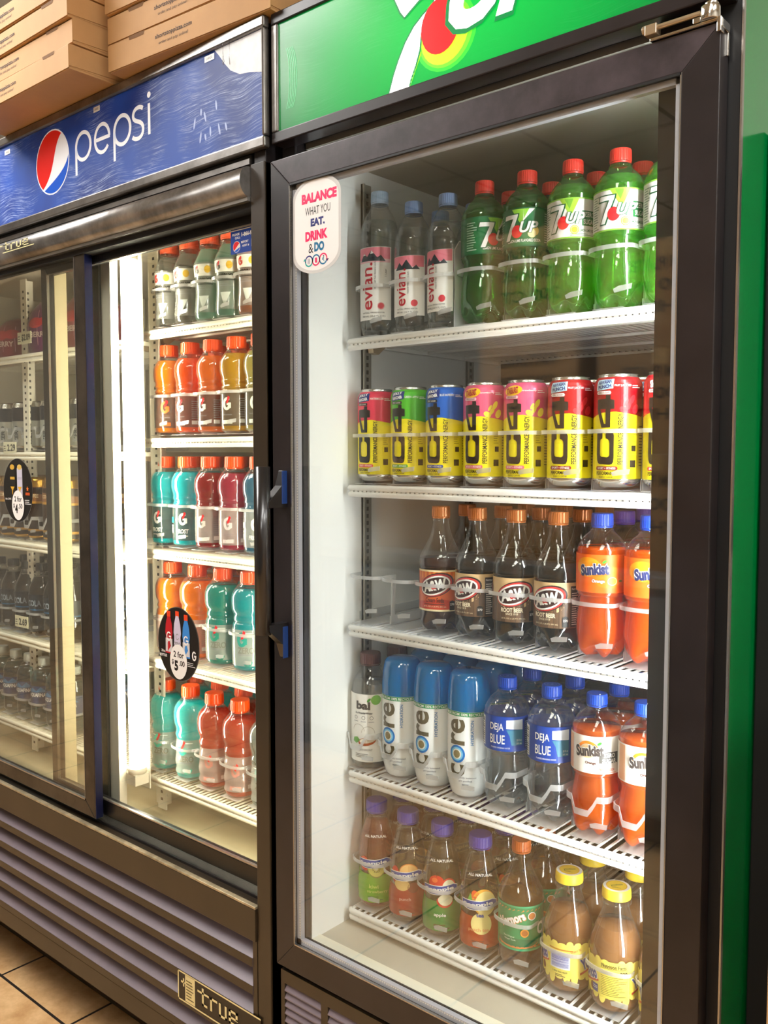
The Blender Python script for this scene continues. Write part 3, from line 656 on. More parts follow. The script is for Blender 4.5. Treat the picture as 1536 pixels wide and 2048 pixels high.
for z, n in zip(ZR, RN): wire_shelf(.0415, .690, .138, .60, z, '%s white wire shelf of the green hinged door cooler' % n, 'white wire shelves in the green cooler', white_p)
ZP = [1.697, 1.466, 1.224, .983, .714]
for z, n in zip(ZP, RN):
    wire_shelf(-.588, -.050, .155, .60, z, '%s cream wire shelf behind the lit sliding door' % n, 'cream wire shelves behind the lit sliding door', cream_p)
ZL = [1.686, 1.437, 1.202, .950, .715]
for z, n in zip(ZL, RN):
    wire_shelf(-1.50, -.640, .155, .60, z, '%s cream wire shelf behind the far left sliding door' % n, 'cream wire shelves behind the left sliding door', cream_p)

# lane glides: ring in front of a bottle, floor strip and stop tab
_lane = {}
def lane_mesh(w_, zr, style, mat):
    k = (w_, zr, style, mat.name)
    if k in _lane: return _lane[k]
    hw = w_ / 2 - .0006; g = Geo(); h = .0058 if style != 'band' else .009
    dy = .012; pts = [(-hw + .0012, .006)] + [((hw - .0022) * math.sin(q), -.0395 + .0175 * (1 - math.cos(q))) for q in [(-.5 + i / 14) * PI * .94 for i in range(15)]] + [(hw - .0012, .006)]
    n = len(pts)
    def zz(i):
        if style != 'band': return zr
        u = pts[i][0] / hw; return zr + (.0 if u < -.55 else -.018 if u < .25 else .004 if u > .55 else -.018 + (u - .25) / .3 * .022) + (.0 if u >= -.55 else 0)
    vs = []; 
    for i, (x, y) in enumerate(pts):
        z = zz(i); vs += [(x, y, z - h / 2), (x, y, z + h / 2), (x * .985, y + .0014, z + h / 2), (x * .985, y + .0014, z - h / 2)]
    fs = []
    for i in range(n - 1):
        for q in range(4): fs.append((i * 4 + q, i * 4 + (q + 1) % 4, (i + 1) * 4 + (q + 1) % 4, (i + 1) * 4 + q))
    g.add(vs, fs, mat, False)
    g.prism([(.003, -.002), (.010, -.002), (.014, zr + h / 2), (.004, zr + h / 2)], 'x', -hw, -hw + .0012, mat)
    g.prism([(.003, -.002), (.010, -.002), (.014, zr + h / 2), (.004, zr + h / 2)], 'x', hw - .0012, hw, mat)
    b = Geo(); b.box((-hw * .62, -.034, -.0045), (hw * .62, .30, -.0035), mat); b.box((-hw, .0, -.0045), (-hw + .0012, .30, .010), mat); b.box((hw - .0012, 0, -.0045), (hw, .30, .010), mat)
    tb = Geo(); tb.prism([(hw - .026, .016), (hw - .002, .019), (hw - .001, .026), (hw - .020, .0245), (hw - .028, .021)][::-1], 'y', -.0345, -.0330, mat)
    _lane[k] = (g.mesh('front_ring'), b.mesh('floor_strip'), tb.mesh('stop_tab')); return _lane[k]
def lane(x, y, z, w_, zr, label, grp, style='ring', mat=None):
    t = empty('bottle_glide', (x, y, z), label, 'bottle glide', grp)
    for nm, me in zip(('front_ring', 'floor_strip', 'stop_tab'), lane_mesh(w_, zr, style, mat or frost)):
        o = bpy.data.objects.new(nm, me); COL.objects.link(o); o.parent = t
    return t

# ================================================================ BOTTLES AND CANS
clear = glassy('clear_plastic', tint=(.97, .975, .975), haze=.0, edge=.22, hcol=(.9, .92, .92), f0=.06, rough=.06, bump=.35, bscale=28)
clear_g = glassy('green_plastic', tint=(.30, .72, .28), haze=.05, edge=.3, hcol=(.10, .62, .16), f0=.07, rough=.05, bump=.35, bscale=28)
def liquid(name, h, opac, tint=None):
    c = srgb(h) if isinstance(h, str) else h
    return glassy(name, tint=tint or tuple(min(1, x ** .5) for x in c), haze=opac, hcol=c, f0=.04, rough=.05, bump=.2, bscale=22)
def rat(prof, z):
    for (z0, r0), (z1, r1) in zip(prof, prof[1:]):
        if z0 <= z <= z1 and z1 > z0: return r0 + (r1 - r0) * (z - z0) / (z1 - z0)
    return prof[-1][1]
def smooth(prof, n=5):
    P = []; m = len(prof)
    for i in range(m - 1):
        p0, p1, p2, p3 = prof[max(i - 1, 0)], prof[i], prof[i + 1], prof[min(i + 2, m - 1)]
        for k in range(n):
            t = k / n; q = []
            for j in (0, 1):
                a_, b_, c_, d_ = p0[j], p1[j], p2[j], p3[j]
                q.append(.5 * (2 * b_ + (c_ - a_) * t + (2 * a_ - 5 * b_ + 4 * c_ - d_) * t * t + (3 * b_ - a_ - 3 * c_ + d_) * t ** 3))
            if j: P.append((min(max(q[0], p1[0]), p2[0]), max(.0005, q[1])))
    P.append(prof[-1]); return P
class Prod: pass
def cap_geo(g, z0, z1, r, mat, ribs=True, top=None, seg=56):
    vs = []; n = seg; rows = [(z0, r), (z0 + .0015, r * 1.02), (z1 - .0015, r * .99), (z1, r * .93)]
    for j, (z, rr) in enumerate(rows):
        for k in range(n):
            q = rr * (1 - .022 * (k % 2)) if ribs and j < 3 else rr
            vs.append((q * math.cos(2 * PI * k / n), q * math.sin(2 * PI * k / n), z))
    vs.append((0, 0, z1)); c = len(vs) - 1; fs = []
    for j in range(3):
        for k in range(n): fs.append((j * n + k, j * n + (k + 1) % n, (j + 1) * n + (k + 1) % n, (j + 1) * n + k))
    g.add(vs, fs, mat, not ribs); g.add([vs[3 * n + k] for k in range(n)] + [vs[c]], [(k, (k + 1) % n, n) for k in range(n)], top or mat)
    if ribs: g.lathe([(z0 - .0028, r * .96), (z0 - .0006, r * .99)], mat, 40)
PR_ = {}
def product(key, prof, cap=None, liq=None, lev=0, shell=None, lab=None, art=None, labmat=None, lobes=0, can=None, capart=None, extra=None, lobe_h=.035, ribs=True, labover=.0007, arc=None, prof_s=None):
    P = Prod(); P.parts = []; pr = prof_s or smooth(prof)
    if shell:
        g = Geo(); g.lathe([(0.0002, .001)] + pr if pr[0][1] > .002 else pr, shell, 44, lobes=lobes, lobe_h=lobe_h)
        P.parts.append(('bottle_body', g.mesh('bottle_body')))
    if liq:
        g = Geo(); q = [(max(z, .0016), max(.0008, r - .0011)) for z, r in pr if z < lev] + [(lev, rat(pr, lev) - .0011), (lev, .0006)]
        g.lathe([(.0016, .0008)] + q, liq, 44, lobes=lobes, lobe_h=lobe_h); P.parts.append(('liquid', g.mesh('liquid')))
    if cap:
        g = Geo(); cap_geo(g, cap[0], cap[1], cap[2], cap[3], ribs, cap[4] if len(cap) > 4 else None)
        if capart: capart.to(g, lambda s, t, l: (s, t, cap[1] + .0003 * l))
        if shell: g.lathe([(cap[0] - .0075, cap[2] * .98), (cap[0] - .0068, cap[2] * 1.07), (cap[0] - .0058, cap[2] * 1.07), (cap[0] - .0048, cap[2] * .9)], shell, 36)
        P.parts.append(('cap', g.mesh('cap')))
    if lab:
        za, zb = lab; g = Geo(); n = max(2, int((zb - za) / .004))
        if arc: g.lathe([(za + (zb - za) * i / n, rat(pr, za + (zb - za) * i / n) + labover) for i in range(n + 1)], labmat, 40, a0=-PI / 2 - arc / 2, a1=-PI / 2 + arc / 2)
        else: g.lathe([(za + (zb - za) * i / n, rat(pr, za + (zb - za) * i / n) + labover) for i in range(n + 1)], labmat, 64)
        if art:
            R = rat(pr, (za + zb) / 2)
            def f(s, t, l):
                r = rat(pr, min(max(t, za), zb)) + labover + .00022 * l; q = s / R; return (r * math.sin(q), -r * math.cos(q), t)
            art.to(g, f, .0032, .004 if key.startswith('can_') else .012 if labover else 0)
        P.parts.append(('wrap_label', g.mesh('wrap_label')))
    if extra: P.parts += extra
    PR_[key] = P; return P
def put(key, name, cat, x, y, z, rz, label, grp=None, tilt=0):
    t = empty(name, (x, y, z), label, cat, grp, rz)
    if tilt: t.rotation_euler = (0, tilt, rz)
    for nm, me in PR_[key].parts:
        o = bpy.data.objects.new(nm, me); COL.objects.link(o); o.parent = t
    return t

def col(h, **k): return M('ink_' + h.strip('#'), h, k.pop('rough', .38), **k)
# ---- tall clear water bottles with white paper label
pe = [(0, .027), (.006, .0325), (.03, .0335), (.15, .0335), (.172, .033), (.195, .026), (.212, .0165), (.219, .0135), (.240, .0135)]
def water_art():
    a = Art(); za, zb = .022, .143; w2 = .030
    a.R(-w2, zb - .02, w2, zb - .001, col('#f2879a'), 1).R(-w2, zb - .026, w2, zb - .02, col('#f7c3cb'), 1)
    a.poly([(-.026, zb - .023), (-.016, zb - .010), (-.010, zb - .016), (-.002, zb - .006), (.008, zb - .018), (.014, zb - .014), (.022, zb - .024)], col('#22303a'), 2)
    a.poly([(-.004, zb - .012), (-.002, zb - .006), (.002, zb - .011)], W_, 3).poly([(-.019, zb - .0135), (-.016, zb - .010), (-.013, zb - .0135)], W_, 3)
    a.T('evian.', -.010, .078, .078, .020, col('#c4122c'), 2, rot=PI / 2, bold=.012)
    a.T('MADE BY THE FRENCH ALPS', .0045, .096, .045, .0026, K_, 2, rot=PI / 2)
    a.E(.014, .045, .006, .006, col('#d83a4c'), 2).ring(.014, .045, .0055, .0055, .0005, W_, 3)
    a.T('NATURAL SPRING WATER', 0, .034, .040, .0024, K_, 2).T('750 mL (25.3 FL OZ)', 0, .028, .042, .0036, K_, 2)
    a.T('1 Liter', .022, .10, .012, .003, K_, 2, rot=PI / 2)
    return a
wcap = col('#9fb6cf'); wcap2 = col('#7c9bd0')
product('water_tall', pe, cap=(.222, .240, .0150, wcap), shell=clear, liq=liquid('clear_water', (.75, .80, .82), .06, tint=(.93, .95, .96)), lev=.19, lab=(.022, .143), arc=1.9, labmat=W_, art=water_art(), lobes=8, lobe_h=.02)
ps = [(z * .875, r * .96) for z, r in pe]
product('water_small', ps, cap=(.193, .210, .0150, wcap2), shell=clear, liq=MATS['clear_water'], lev=.165, lab=(.022, .1185), arc=1.9, labmat=W_, lobes=8, lobe_h=.02,
        art=(lambda: (lambda a: [a.R(-.029, .100, .029, .118, col('#f2879a'), 1), a.poly([(-.022, .096), (-.013, .108), (-.008, .102), (0, .112), (.010, .098), (.016, .103), (.022, .096)], col('#22303a'), 2), a.T('evian.', -.010, .068, .060, .018, col('#c4122c'), 2, rot=PI / 2, bold=.012), a.T('MADE BY THE FRENCH ALPS', .003, .075, .035, .0024, K_, 2, rot=PI / 2), a.E(.013, .042, .0055, .0055, col('#d83a4c'), 2), a.T('NATURAL SPRING WATER', 0, .033, .036, .0022, K_, 2), a.T('500 mL (16.9 FL OZ)', 0, .0275, .038, .0034, K_, 2)][0])(Art()))())
# ---- green lemon-lime soda
p7 = [(0, .020), (.003, .027), (.014, .0345), (.04, .0358), (.062, .0345), (.084, .0315), (.094, .0318), (.099, .0350), (.155, .0352), (.166, .0342), (.180, .0265), (.190, .0165), (.196, .0135), (.216, .0130)]
def seven_art(bg, zero, txt):
    a = Art(); za, zb = .100, .156; dg = col('#0c7a3a'); wr = W_ if zero else W_
    a.R(-.108, za, .108, za + .002, col('#0d5a35') if not zero else col('#8bc53f'), 1).R(-.108, zb - .002, .108, zb, col('#0d5a35') if not zero else col('#8bc53f'), 1)
    if zero:
        a.poly([(-.015, zb - .002), (-.002, zb - .022), (.003, zb - .022), (.012, zb - .002)], col('#a6cf3c'), 1).poly([(-.008, zb - .002), (-.001, zb - .016), (.004, zb - .002)], col('#6aa52c'), 2)
        a.R(.016, .117, .040, .138, col('#1f7a3c'), 1); a.T('ZERO', .028, .1325, .017, .007, W_, 3, bold=.02); a.T('SUGAR', .028, .1225, .019, .007, W_, 3, bold=.02)
        a.T('LEMON LIME SODA', .025, .1105, .026, .0036, col('#2c6c3c'), 2, bold=.02).lines(-.0, .1035, .038, .107, 2, col('#5c8c62'), 2)
        a.E(.006, .1115, .0062, .0062, col('#b5d334'), 2).ring(.006, .1115, .005, .005, .0008, col('#e9f3b0'), 3)
        a.lines(-.045, .104, -.032, .150, 14, col('#7d8a80'), 2)
    else:
        a.poly([(-.018, zb - .002), (-.004, zb - .024), (.008, zb - .002)], col('#8fce3c'), 2).poly([(.0, zb - .002), (-.001, zb - .020), (.016, zb - .002)], W_, 2)
        a.E(.016, .122, .006, .007, col('#f2d36b'), 2).E(.012, .118, .006, .006, col('#f7e7a8'), 3)
        a.T('LEMON LIME FLAVORED SODA', .0, .1085, .050, .0042, W_, 2, bold=.02)
        a.lines(.032, .106, .046, .150, 13, col('#b9d8c2'), 2).lines(-.052, .106, -.034, .150, 12, col('#a8cdb4'), 2)
    a.poly([(-.030, .108), (-.020, .108), (-.007, .142), (-.006, .148), (-.031, .148), (-.033, .138), (-.018, .139)], col('#0a5c33'), 3)
    a.poly([(-.0285, .1095), (-.0215, .1095), (-.009, .142), (-.008, .1465), (-.0295, .1465), (-.031, .140), (-.0155, .1405)], W_, 4)
    a.E(-.0095, .1215, .0082, .0092, col('#e2222b'), 5); a.T('UP', .0075, .1275, .0275, .0175, col('#0a5c33'), 6, bold=.09, ital=.3).T('UP', .0075, .1275, .0262, .0162, W_, 7, bold=.03, ital=.3)
    return a
capr, capp, capr2 = col('#e2382c'), col('#ec6a55'), col('#e04848')
lgn = liquid('lemon_lime', '#3fae3a', .30, tint=(.42, .85, .30)); lgz = liquid('pale_lemon_lime', '#8fd455', .34, tint=(.66, .95, .42))
clear_g2 = glassy('light_green_plastic', tint=(.62, .92, .48), haze=.05, edge=.3, hcol=(.30, .75, .25), f0=.07, rough=.05, bump=.35, bscale=28)
product('lime_plain', p7, cap=(.199, .216, .0148, capr), shell=clear_g, liq=lgn, lev=.176, lab=(.100, .156), labmat=col('#0e6b3b'), art=seven_art('g', False, ''), lobes=5)
product('lime_zero', p7, cap=(.199, .216, .0148, capr), shell=clear_g2, liq=lgz, lev=.178, lab=(.100, .156), labmat=W_, art=seven_art('w', True, ''), lobes=5)
# ---- energy drink cans
pc = [(0, .022), (.002, .0255), (.009, .0328), (.012, .033), (.143, .033), (.149, .0305), (.1535, .0272), (.155, .0268), (.157, .0272)]
alu_can = M('can_aluminium', '#d5d3cc', .22, metal=.95)
def can_prod(key, top, brand, flav, zer, brandcol, splash=None, pill='#1b1b1b', fit='#7d1d28'):
    a = Art(); yl = M('can_yellow', '#f2e11d', .28, spec=.6); tp = M('can_' + key, top, .25, spec=.6, metal=.15)
    Z = .1525
    a.poly([(-.1035, .096), (-.045, .096), (-.02, .1035), (.0, .1045), (.016, .102), (.040, .098), (.075, .102), (.1035, .096), (.1035, Z), (-.1035, Z)], tp, 1)
    if splash:
        for cx, cz, rx, rz_ in ((.010, .107, .006, .004), (.017, .112, .003, .006), (.022, .121, .0035, .007), (.014, .117, .002, .005), (.028, .108, .005, .007)): a.E(cx, cz, rx, rz_, col(splash), 2, rot=-.5)
    bk = K_; x0, wd = -.0285, .0265
    def S_(pts, l=3, m=None): a.poly([(x0 + x * wd, z) for x, z in pts], m or bk, l)
    # C on its back with hooked arms
    S_([(.0, .046), (.03, .038), (.10, .034), (.20, .0325), (.80, .0315), (.92, .0325), (.98, .036), (1.0, .042), (.78, .045), (.74, .0430), (.66, .0418), (.34, .0425), (.26, .0440), (.23, .047)])
    S_([(.0, .046), (.23, .047), (.23, .0635), (.26, .0665), (.38, .068), (.38, .0795), (.14, .0795), (.06, .078), (.01, .0745)])
    S_([(1.0, .042), (1.0, .0725), (.94, .0770), (.80, .0790), (.58, .0795), (.58, .068), (.68, .0670), (.76, .0645), (.78, .061), (.78, .045)])
    # 4
    S_([(.02, .1085), (.02, .1215), (.55, .1225), (.55, .1275), (.80, .1275), (.80, .1215), (1.0, .1205), (1.0, .1085)])
    S_([(.55, .083), (.80, .083), (.80, .109), (.55, .109)]); S_([(.30, .083), (.56, .083), (.56, .0880), (.46, .0880), (.20, .109), (.02, .109), (.03, .106)])
    a.T('PERFORMANCE ENERGY.', .0065, .0675, .071, .0072, K_, 3, rot=PI / 2, bold=.012)
    a.poly([(x, z) for x, z in ((-.0285, .0240), (.002, .0240), (.0035, .0267), (.002, .0293), (-.0285, .0293), (-.030, .0267))], col(fit), 2); a.T('SPORT + FITNESS', -.013, .0267, .027, .0030, W_, 3, bold=.01)
    a.T('PERFORMANCE', -.013, .0198, .031, .0052, K_, 3, bold=.02).T('ENERGY DRINK', -.013, .0145, .021, .0026, K_, 3)
    a.T(brand[0], -.0165, .1455 if len(brand) > 1 else .1405, .020, .0056 if len(brand) > 1 else .010, col(brandcol[1]), 5, bold=.05, rot=.12)
    a.poly([(-.030, .1335), (-.004, .1365), (-.003, .1495), (-.029, .1485)] if len(brand) > 1 else ell(-.016, .1405, .0155, .0075, 20, .12), col(brandcol[0]), 4)
    if len(brand) > 1: a.T(brand[1], -.0165, .1390, .020, .0052, col(brandcol[1]), 5, bold=.05, rot=.12)
    a.T(flav, .009, .1400, .023, .0035, W_, 3, bold=.01); a.lines(.022, .137, .036, .142, 2, W_, 3)
    a.poly([(-.028, .1285), (-.008, .1285), (-.0065, .1308), (-.008, .1331), (-.028, .1331), (-.0295, .1308)], col(pill), 4); a.T('ZERO SUGAR', -.018, .1308, .017, .0024, W_ if pill == '#1b1b1b' else col('#7a1620'), 5, bold=.01)
    a.R(.020, .028, .029, .038, K_, 3).R(.022, .050, .029, .058, K_, 3).lines(.020, .063, .029, .080, 5, col('#8c8420'), 3, .25).lines(.036, .030, .060, .088, 14, col('#5d5716'), 3, .25)
    a.bars(.064, .05, .09, .08, 16, K_, 3)
    P = product(key, pc, lab=(.012, Z), labmat=yl, art=a, prof_s=pc, labover=.0003)
    g = Geo(); g.lathe([(0.003, .0006)] + pc[:4] + [(.0125, .0329)], alu_can, 44); g.lathe([(.152, .0281), (.1535, .0272), (.155, .0268), (.157, .0272), (.1565, .0255), (.152, .025), (.1515, .001)], alu_can, 44)
    g.tube([(0, -.002, .1522), (0, -.016, .1526), (.006, -.019, .1526), (-.006, -.019, .1526), (0, -.016, .1526)], .0016, alu_can, 6)
    P.parts.insert(0, ('can_body', g.mesh('can_body')))
can_prod('can_watermelon', '#e8415c', ('JOLLY', 'RANCHER'), 'WATERMELON', 1, ('#1c2f7d', '#ffffff'), fit='#e0484e')
can_prod('can_apple', '#58bf33', ('JOLLY', 'RANCHER'), 'GREEN APPLE', 1, ('#1c2f7d', '#ffffff'), fit='#58a834')
can_prod('can_raspberry', '#1d62c4', ('JOLLY', 'RANCHER'), 'BLUE RASPBERRY', 1, ('#1c2f7d', '#ffffff'), fit='#1a3f9c')
can_prod('can_strawberry', '#ec5f86', ('STARBURST',), 'Strawberry', 1, ('#f6c31c', '#b3122c'), splash='#f7ea48', pill='#f4c6cf', fit='#e66a80')
can_prod('can_punch', '#a80f1d', ('HAWAIIAN', 'PUNCH'), 'FRUIT JUICY RED', 1, ('#bcdcea', '#1d3f7c'), splash='#d8202c', pill='#f6e9e6', fit='#8c1420')
can_prod('can_candy', '#d81c2c', ('Skittles',), 'ORIGINAL', 1, ('#b5121f', '#ffffff'), splash='#f0452c', pill='#f6e9e6', fit='#d01c24')
# ---- long necked root beer and cream soda
pa = [(0, .020), (.003, .026), (.013, .0335), (.035, .0345), (.100, .0345), (.108, .0355), (.122, .0345), (.138, .027), (.158, .0175), (.176, .0132), (.186, .0125), (.205, .0125)]
def aw_art(cream):
    a = Art(); za, zb = .036, .103; bg = col('#d2551f') if cream else None
    if cream:
        a.R(-.108, za, .108, za + .003, col('#efe0b4'), 1).R(-.108, zb - .003, .108, zb, col('#efe0b4'), 1)
        a.poly([(-.036, za + .003), (.036, za + .003), (.036, za + .016), (.012, za + .02), (-.036, za + .014)], col('#c23a17'), 1)
        for i in range(9): a.R(-.034 + i * .008, zb - .014, -.030 + i * .008, zb - .003, col('#e88a34'), 1)
    else:
        for i in range(27): a.R(-.108 + i * .008, za, -.1006 + i * .008, zb - .026 + .004 * math.sin(i * 1.3), col('#5f4630') if i % 2 else col('#6d5138'), 1)
        for i in range(27): a.R(-.1006 + i * .008, za, -.1 + i * .008, zb - .026, col('#33241a'), 2)
        a.E(0, za + .040, .030, .020, col('#d9b787'), 1)
    for c_ in (0, .072, -.072):
        r_ = .32
        a.E(c_ + .002, .079, .0305, .0185, col('#1b1412'), 2, r_).E(c_ + .001, .0785, .0290, .0172, col('#c8342b') if not cream else col('#b02018'), 3, r_).E(c_, .078, .0262, .0150, W_, 4, r_)
        a.E(c_, .078, .0235, .0125, col('#3a1c14'), 5, r_)
        a.T('A&W', c_, .0785, .040, .0170, W_, 7, rot=.22, bold=.05, ital=.2); a.T('&', c_ - .001, .0765, .008, .009, col('#cf2a20'), 8, rot=.22, bold=.03)
    if cream: a.T('Cream Soda', .0, .0545, .030, .0075, col('#3a140c'), 5, bold=.015).lines(-.018, .047, .018, .050, 1, col('#5a2412'), 5).T('20 FL OZ (1.25 PT) 591 mL', 0, .0435, .038, .0027, CRM, 5)
    else:
        a.T('ROOT BEER', -.002, .0545, .033, .0066, col('#f3e6c8'), 5, bold=.03).T('SINCE 1919', -.002, .0485, .018, .0032, col('#f3e6c8'), 5, bold=.01).T('20 FL OZ (1.25 PT) 591 mL', 0, .0415, .036, .0027, col('#f3e6c8'), 5)
    a.R(.036, .038, .050, .098, col('#2b211c') if not cream else col('#a83a18'), 6).T('Nutrition', .043, .094, .011, .003, W_, 7).lines(.0375, .041, .049, .090, 15, col('#cfc8bf'), 7)
    a.poly([(.024, .038), (.033, .038), (.033, .052), (.0285, .054), (.024, .052)], col('#1c1512'), 6).T('270', .0285, .0475, .007, .0035, W_, 7, bold=.02)
    return a
cola = liquid('dark_soda', '#120705', .86, tint=(.10, .04, .03)); capc = M('copper_cap', '#c8733a', .3, metal=.25)
product('root_beer', pa, cap=(.188, .205, .0150, capc), shell=clear, liq=cola, lev=.130, lab=(.036, .103), labmat=col('#d9b787'), art=aw_art(False), lobes=5)
product('cream_soda', pa, cap=(.188, .205, .0150, capc), shell=clear, liq=liquid('amber_soda', '#4a1408', .75, tint=(.4, .12, .04)), lev=.120, lab=(.036, .103), labmat=col('#d4622a'), art=aw_art(True), lobes=5)
# ---- orange soda
po = [(z * .95, r) for z, r in p7]
def orange_art(zero):
    a = Art(); za, zb = .095, .149
    if zero:
        a.ring(-.010, .127, .016, .015, .004, col('#f08a24'), 2, a0=.1, a1=3.4); a.E(-.010, .127, .011, .010, col('#fbd9a0'), 1)
        a.R(.006, .111, .0345, .127, col('#55504c'), 3).T('ZERO', .0205, .1225, .017, .0062, W_, 4, bold=.03).T('SUGAR', .0205, .1145, .021, .0062, W_, 4, bold=.03)
        a.T('Orange', -.006, .1105, .015, .0052, col('#5a3020'), 4, bold=.04).T('ORANGE SODA', .017, .1015, .024, .0036, col('#d85a20'), 2, bold=.02).lines(.002, .0965, .034, .099, 1, col('#e8a070'), 2)
        a.lines(.040, .099, .060, .145, 14, col('#e8a9a0'), 2).R(-.050, .097, -.036, .147, col('#f2b58a'), 2)
    else:
        a.E(-.018, .131, .020, .014, col('#f79a22'), 1).E(.012, .118, .022, .016, col('#f57a18'), 1); a.E(.017, .112, .0068, .0060, col('#f9a52b'), 3).ring(.017, .112, .0068, .006, .001, col('#fde0a0'), 4).E(.0245, .111, .005, .0042, col('#f58a1c'), 3)
        a.E(.030, .112, .003, .0015, col('#3c8a2c'), 3); a.T('Orange', -.002, .1115, .017, .0056, W_, 5, bold=.03); a.T('Orange', -.002, .1115, .0176, .0062, col('#23284a'), 4, bold=.09)
        a.lines(.040, .099, .062, .145, 13, col('#7a1c08'), 2)
    a.T('Sunkist', -.008, .1275, .0415, .0180, W_, 6, bold=.12, rot=.10, arch=.001).T('Sunkist', -.008, .1275, .040, .0165, col('#252c5c') if not zero else col('#463c38'), 7, bold=.055, rot=.10, arch=.001)
    a.E(.006, .1395, .0035, .0018, col('#3c9a2c'), 8, .6)
    return a
capb = col('#1746b8'); oj = liquid('orange_soda', '#ff6a12', .80, tint=(1, .40, .08)); oj2 = liquid('soft_orange_soda', '#f8782c', .80, tint=(1, .45, .15))
product('orange_soda', po, cap=(.188, .2055, .0155, capb), shell=clear, liq=oj, lev=.158, lab=(.095, .149), labmat=col('#fa6a20'), art=orange_art(False), lobes=5)
product('orange_zero', po, cap=(.188, .2035, .0150, capb), shell=clear, liq=oj2, lev=.156, lab=(.095, .149), labmat=col('#f8efe6'), art=orange_art(True), lobes=5)
product('grape_soda', po, cap=(.188, .2055, .0155, col('#5a3aa0')), shell=clear, liq=liquid('rosy_soda', '#c8584a', .6), lev=.158, lab=(.095, .149), labmat=col('#e2531a'), art=orange_art(False), lobes=5)
# ---- coconut water
pb = [(0, .029), (.004, .0325), (.02, .0335), (.12, .0335), (.140, .0325), (.158, .026), (.170, .018), (.176, .0165), (.200, .0165)]
a = Art(); a.T('bai', .001, .1125, .026, .015, col('#4a4038'), 2, bold=.045); a.E(.0115, .1222, .0045, .002, col('#58a834'), 3, .8).E(.024, .1225, .009, .0085, col('#7cb84a'), 2, .5)
a.T("it's WonderWater", .002, .099, .032, .0042, K_, 2, bold=.01)
for x in (-.013, .002, .016): a.ring(x, .0905, .0032, .0032, .0006, K_, 2).lines(x - .005, .083, x + .005, .0855, 1, GRY, 2)
a.poly([(-.020, .047), (-.012, .044), (-.004, .050), (-.010, .056), (-.018, .054)], col('#6ba04a'), 2); a.poly(ell(.008, .049, .016, .0075, 24, .2), col('#b8623a'), 2); a.poly(ell(.009, .051, .0145, .0050, 24, .2), col('#f4ead8'), 3)
a.ring(-.008, .067, .012, .012, .0012, col('#c9c2b4'), 2, a0=0, a1=PI).ring(.010, .064, .012, .012, .0012, col('#c9c2b4'), 2, a0=0, a1=PI)
a.T('MOLOKAI COCONUT', .003, .034, .029, .0034, col('#5a5048'), 2).lines(-.014, .020, .02, .028, 3, col('#8a8278'), 2)
product('coconut_water', pb, cap=(.181, .200, .0185, col('#5a3330')), shell=clear, liq=liquid('cloudy_water', (.82, .80, .74), .25, tint=(.9, .88, .84)), lev=.150, lab=(.012, .132), labmat=col('#f3efe8'), art=a)
# ---- white hydration bottles with a blue overcap
pk = [(0, .024), (.004, .028), (.02, .0325), (.05, .0345), (.13, .0345), (.141, .0343)]
a = Art(); kh = col('#61553c')
a.T('core', -.010, .082, .094, .027, kh, 2, rot=PI / 2, bold=.022); a.E(-.010, .0725, .0145, .0150, W_, 3).E(-.010, .0725, .0138, .0143, col('#1a74c8'), 4).E(-.010, .0725, .0105, .0110, col('#7cc8f0'), 5).E(-.010, .0725, .0078, .0084, W_, 6).E(-.010, .0725, .0058, .0064, col('#8c7c50'), 7)
a.T('HYDRATION', .0150, .108, .040, .0052, col('#2573b8'), 2, rot=PI / 2, bold=.012)
a.T('perfectly balanced', .004, .034, .036, .0036, col('#5a5a6a'), 2).T('pH purified', .004, .0285, .022, .0036, col('#5a5a6a'), 2).T('water', .004, .023, .012, .0033, col('#5a5a6a'), 2)
a.R(-.11, .1335, .11, .1405, col('#1c8a45'), 2); a.T('BOTTLE MADE FROM 100% RECYCLED PLASTIC', .0, .1370, .115, .0044, W_, 3, bold=.02)
blue_cap = glassy('blue_overcap', tint=(.08, .50, .90), haze=.62, hcol=(.0, .36, .85), f0=.07, rough=.05, edge=.3)
P = product('hydration', pk, lab=(.012, .1408), labmat=M('satin_white', '#eef0f0', .25, spec=.6), art=a, prof_s=pk, labover=0)
g = Geo(); g.lathe([(.0002, .0006)] + pk[:3] + [(.03, .0334)], M('satin_white', '#eef0f0'), 40); P.parts.insert(0, ('bottle_base', g.mesh('bottle_base')))
g = Geo(); g.lathe([(.141, .0349), (.160, .0347), (.182, .0328), (.196, .0300), (.2005, .0262), (.2015, .024), (.2015, .0005)], blue_cap, 48); g.lathe([(.141, .018), (.178, .018), (.184, .0165), (.1845, .0005)], col('#0d5fb0'), 30)
P.parts.append(('overcap', g.mesh('overcap')))
# ---- clear drinking water with blue label
pd = [(z * .942, r) for z, r in p7]
a = Art(); a.R(-.034, .096, .030, .1465, col('#1a3f9e'), 1).T('DEJA', -.011, .1305, .022, .014, W_, 3, bold=.01).T('BLUE', -.010, .1125, .024, .014, W_, 3, bold=.01)
a.T('PURIFIED DRINKING WATER', -.005, .0995, .030, .0024, W_, 3).poly([(.004, .130), (.030, .128), (.030, .144), (.004, .143)], col('#dfe6f2'), 3).poly([(.012, .104), (.03, .104), (.03, .128), (.004, .128), (.009, .119)], col('#3f7f9c'), 2)
a.T('20 fl oz', .024, .112, .009, .003, W_, 4).T('591 mL', .024, .107, .009, .003, W_, 4).R(.034, .098, .05, .144, col('#16306e'), 2).lines(.036, .1, .048, .142, 13, col('#8fa6d8'), 3).R(-.052, .098, -.036, .144, W_, 2).bars(-.05, .1, -.038, .142, 12, K_, 3, vert=False)
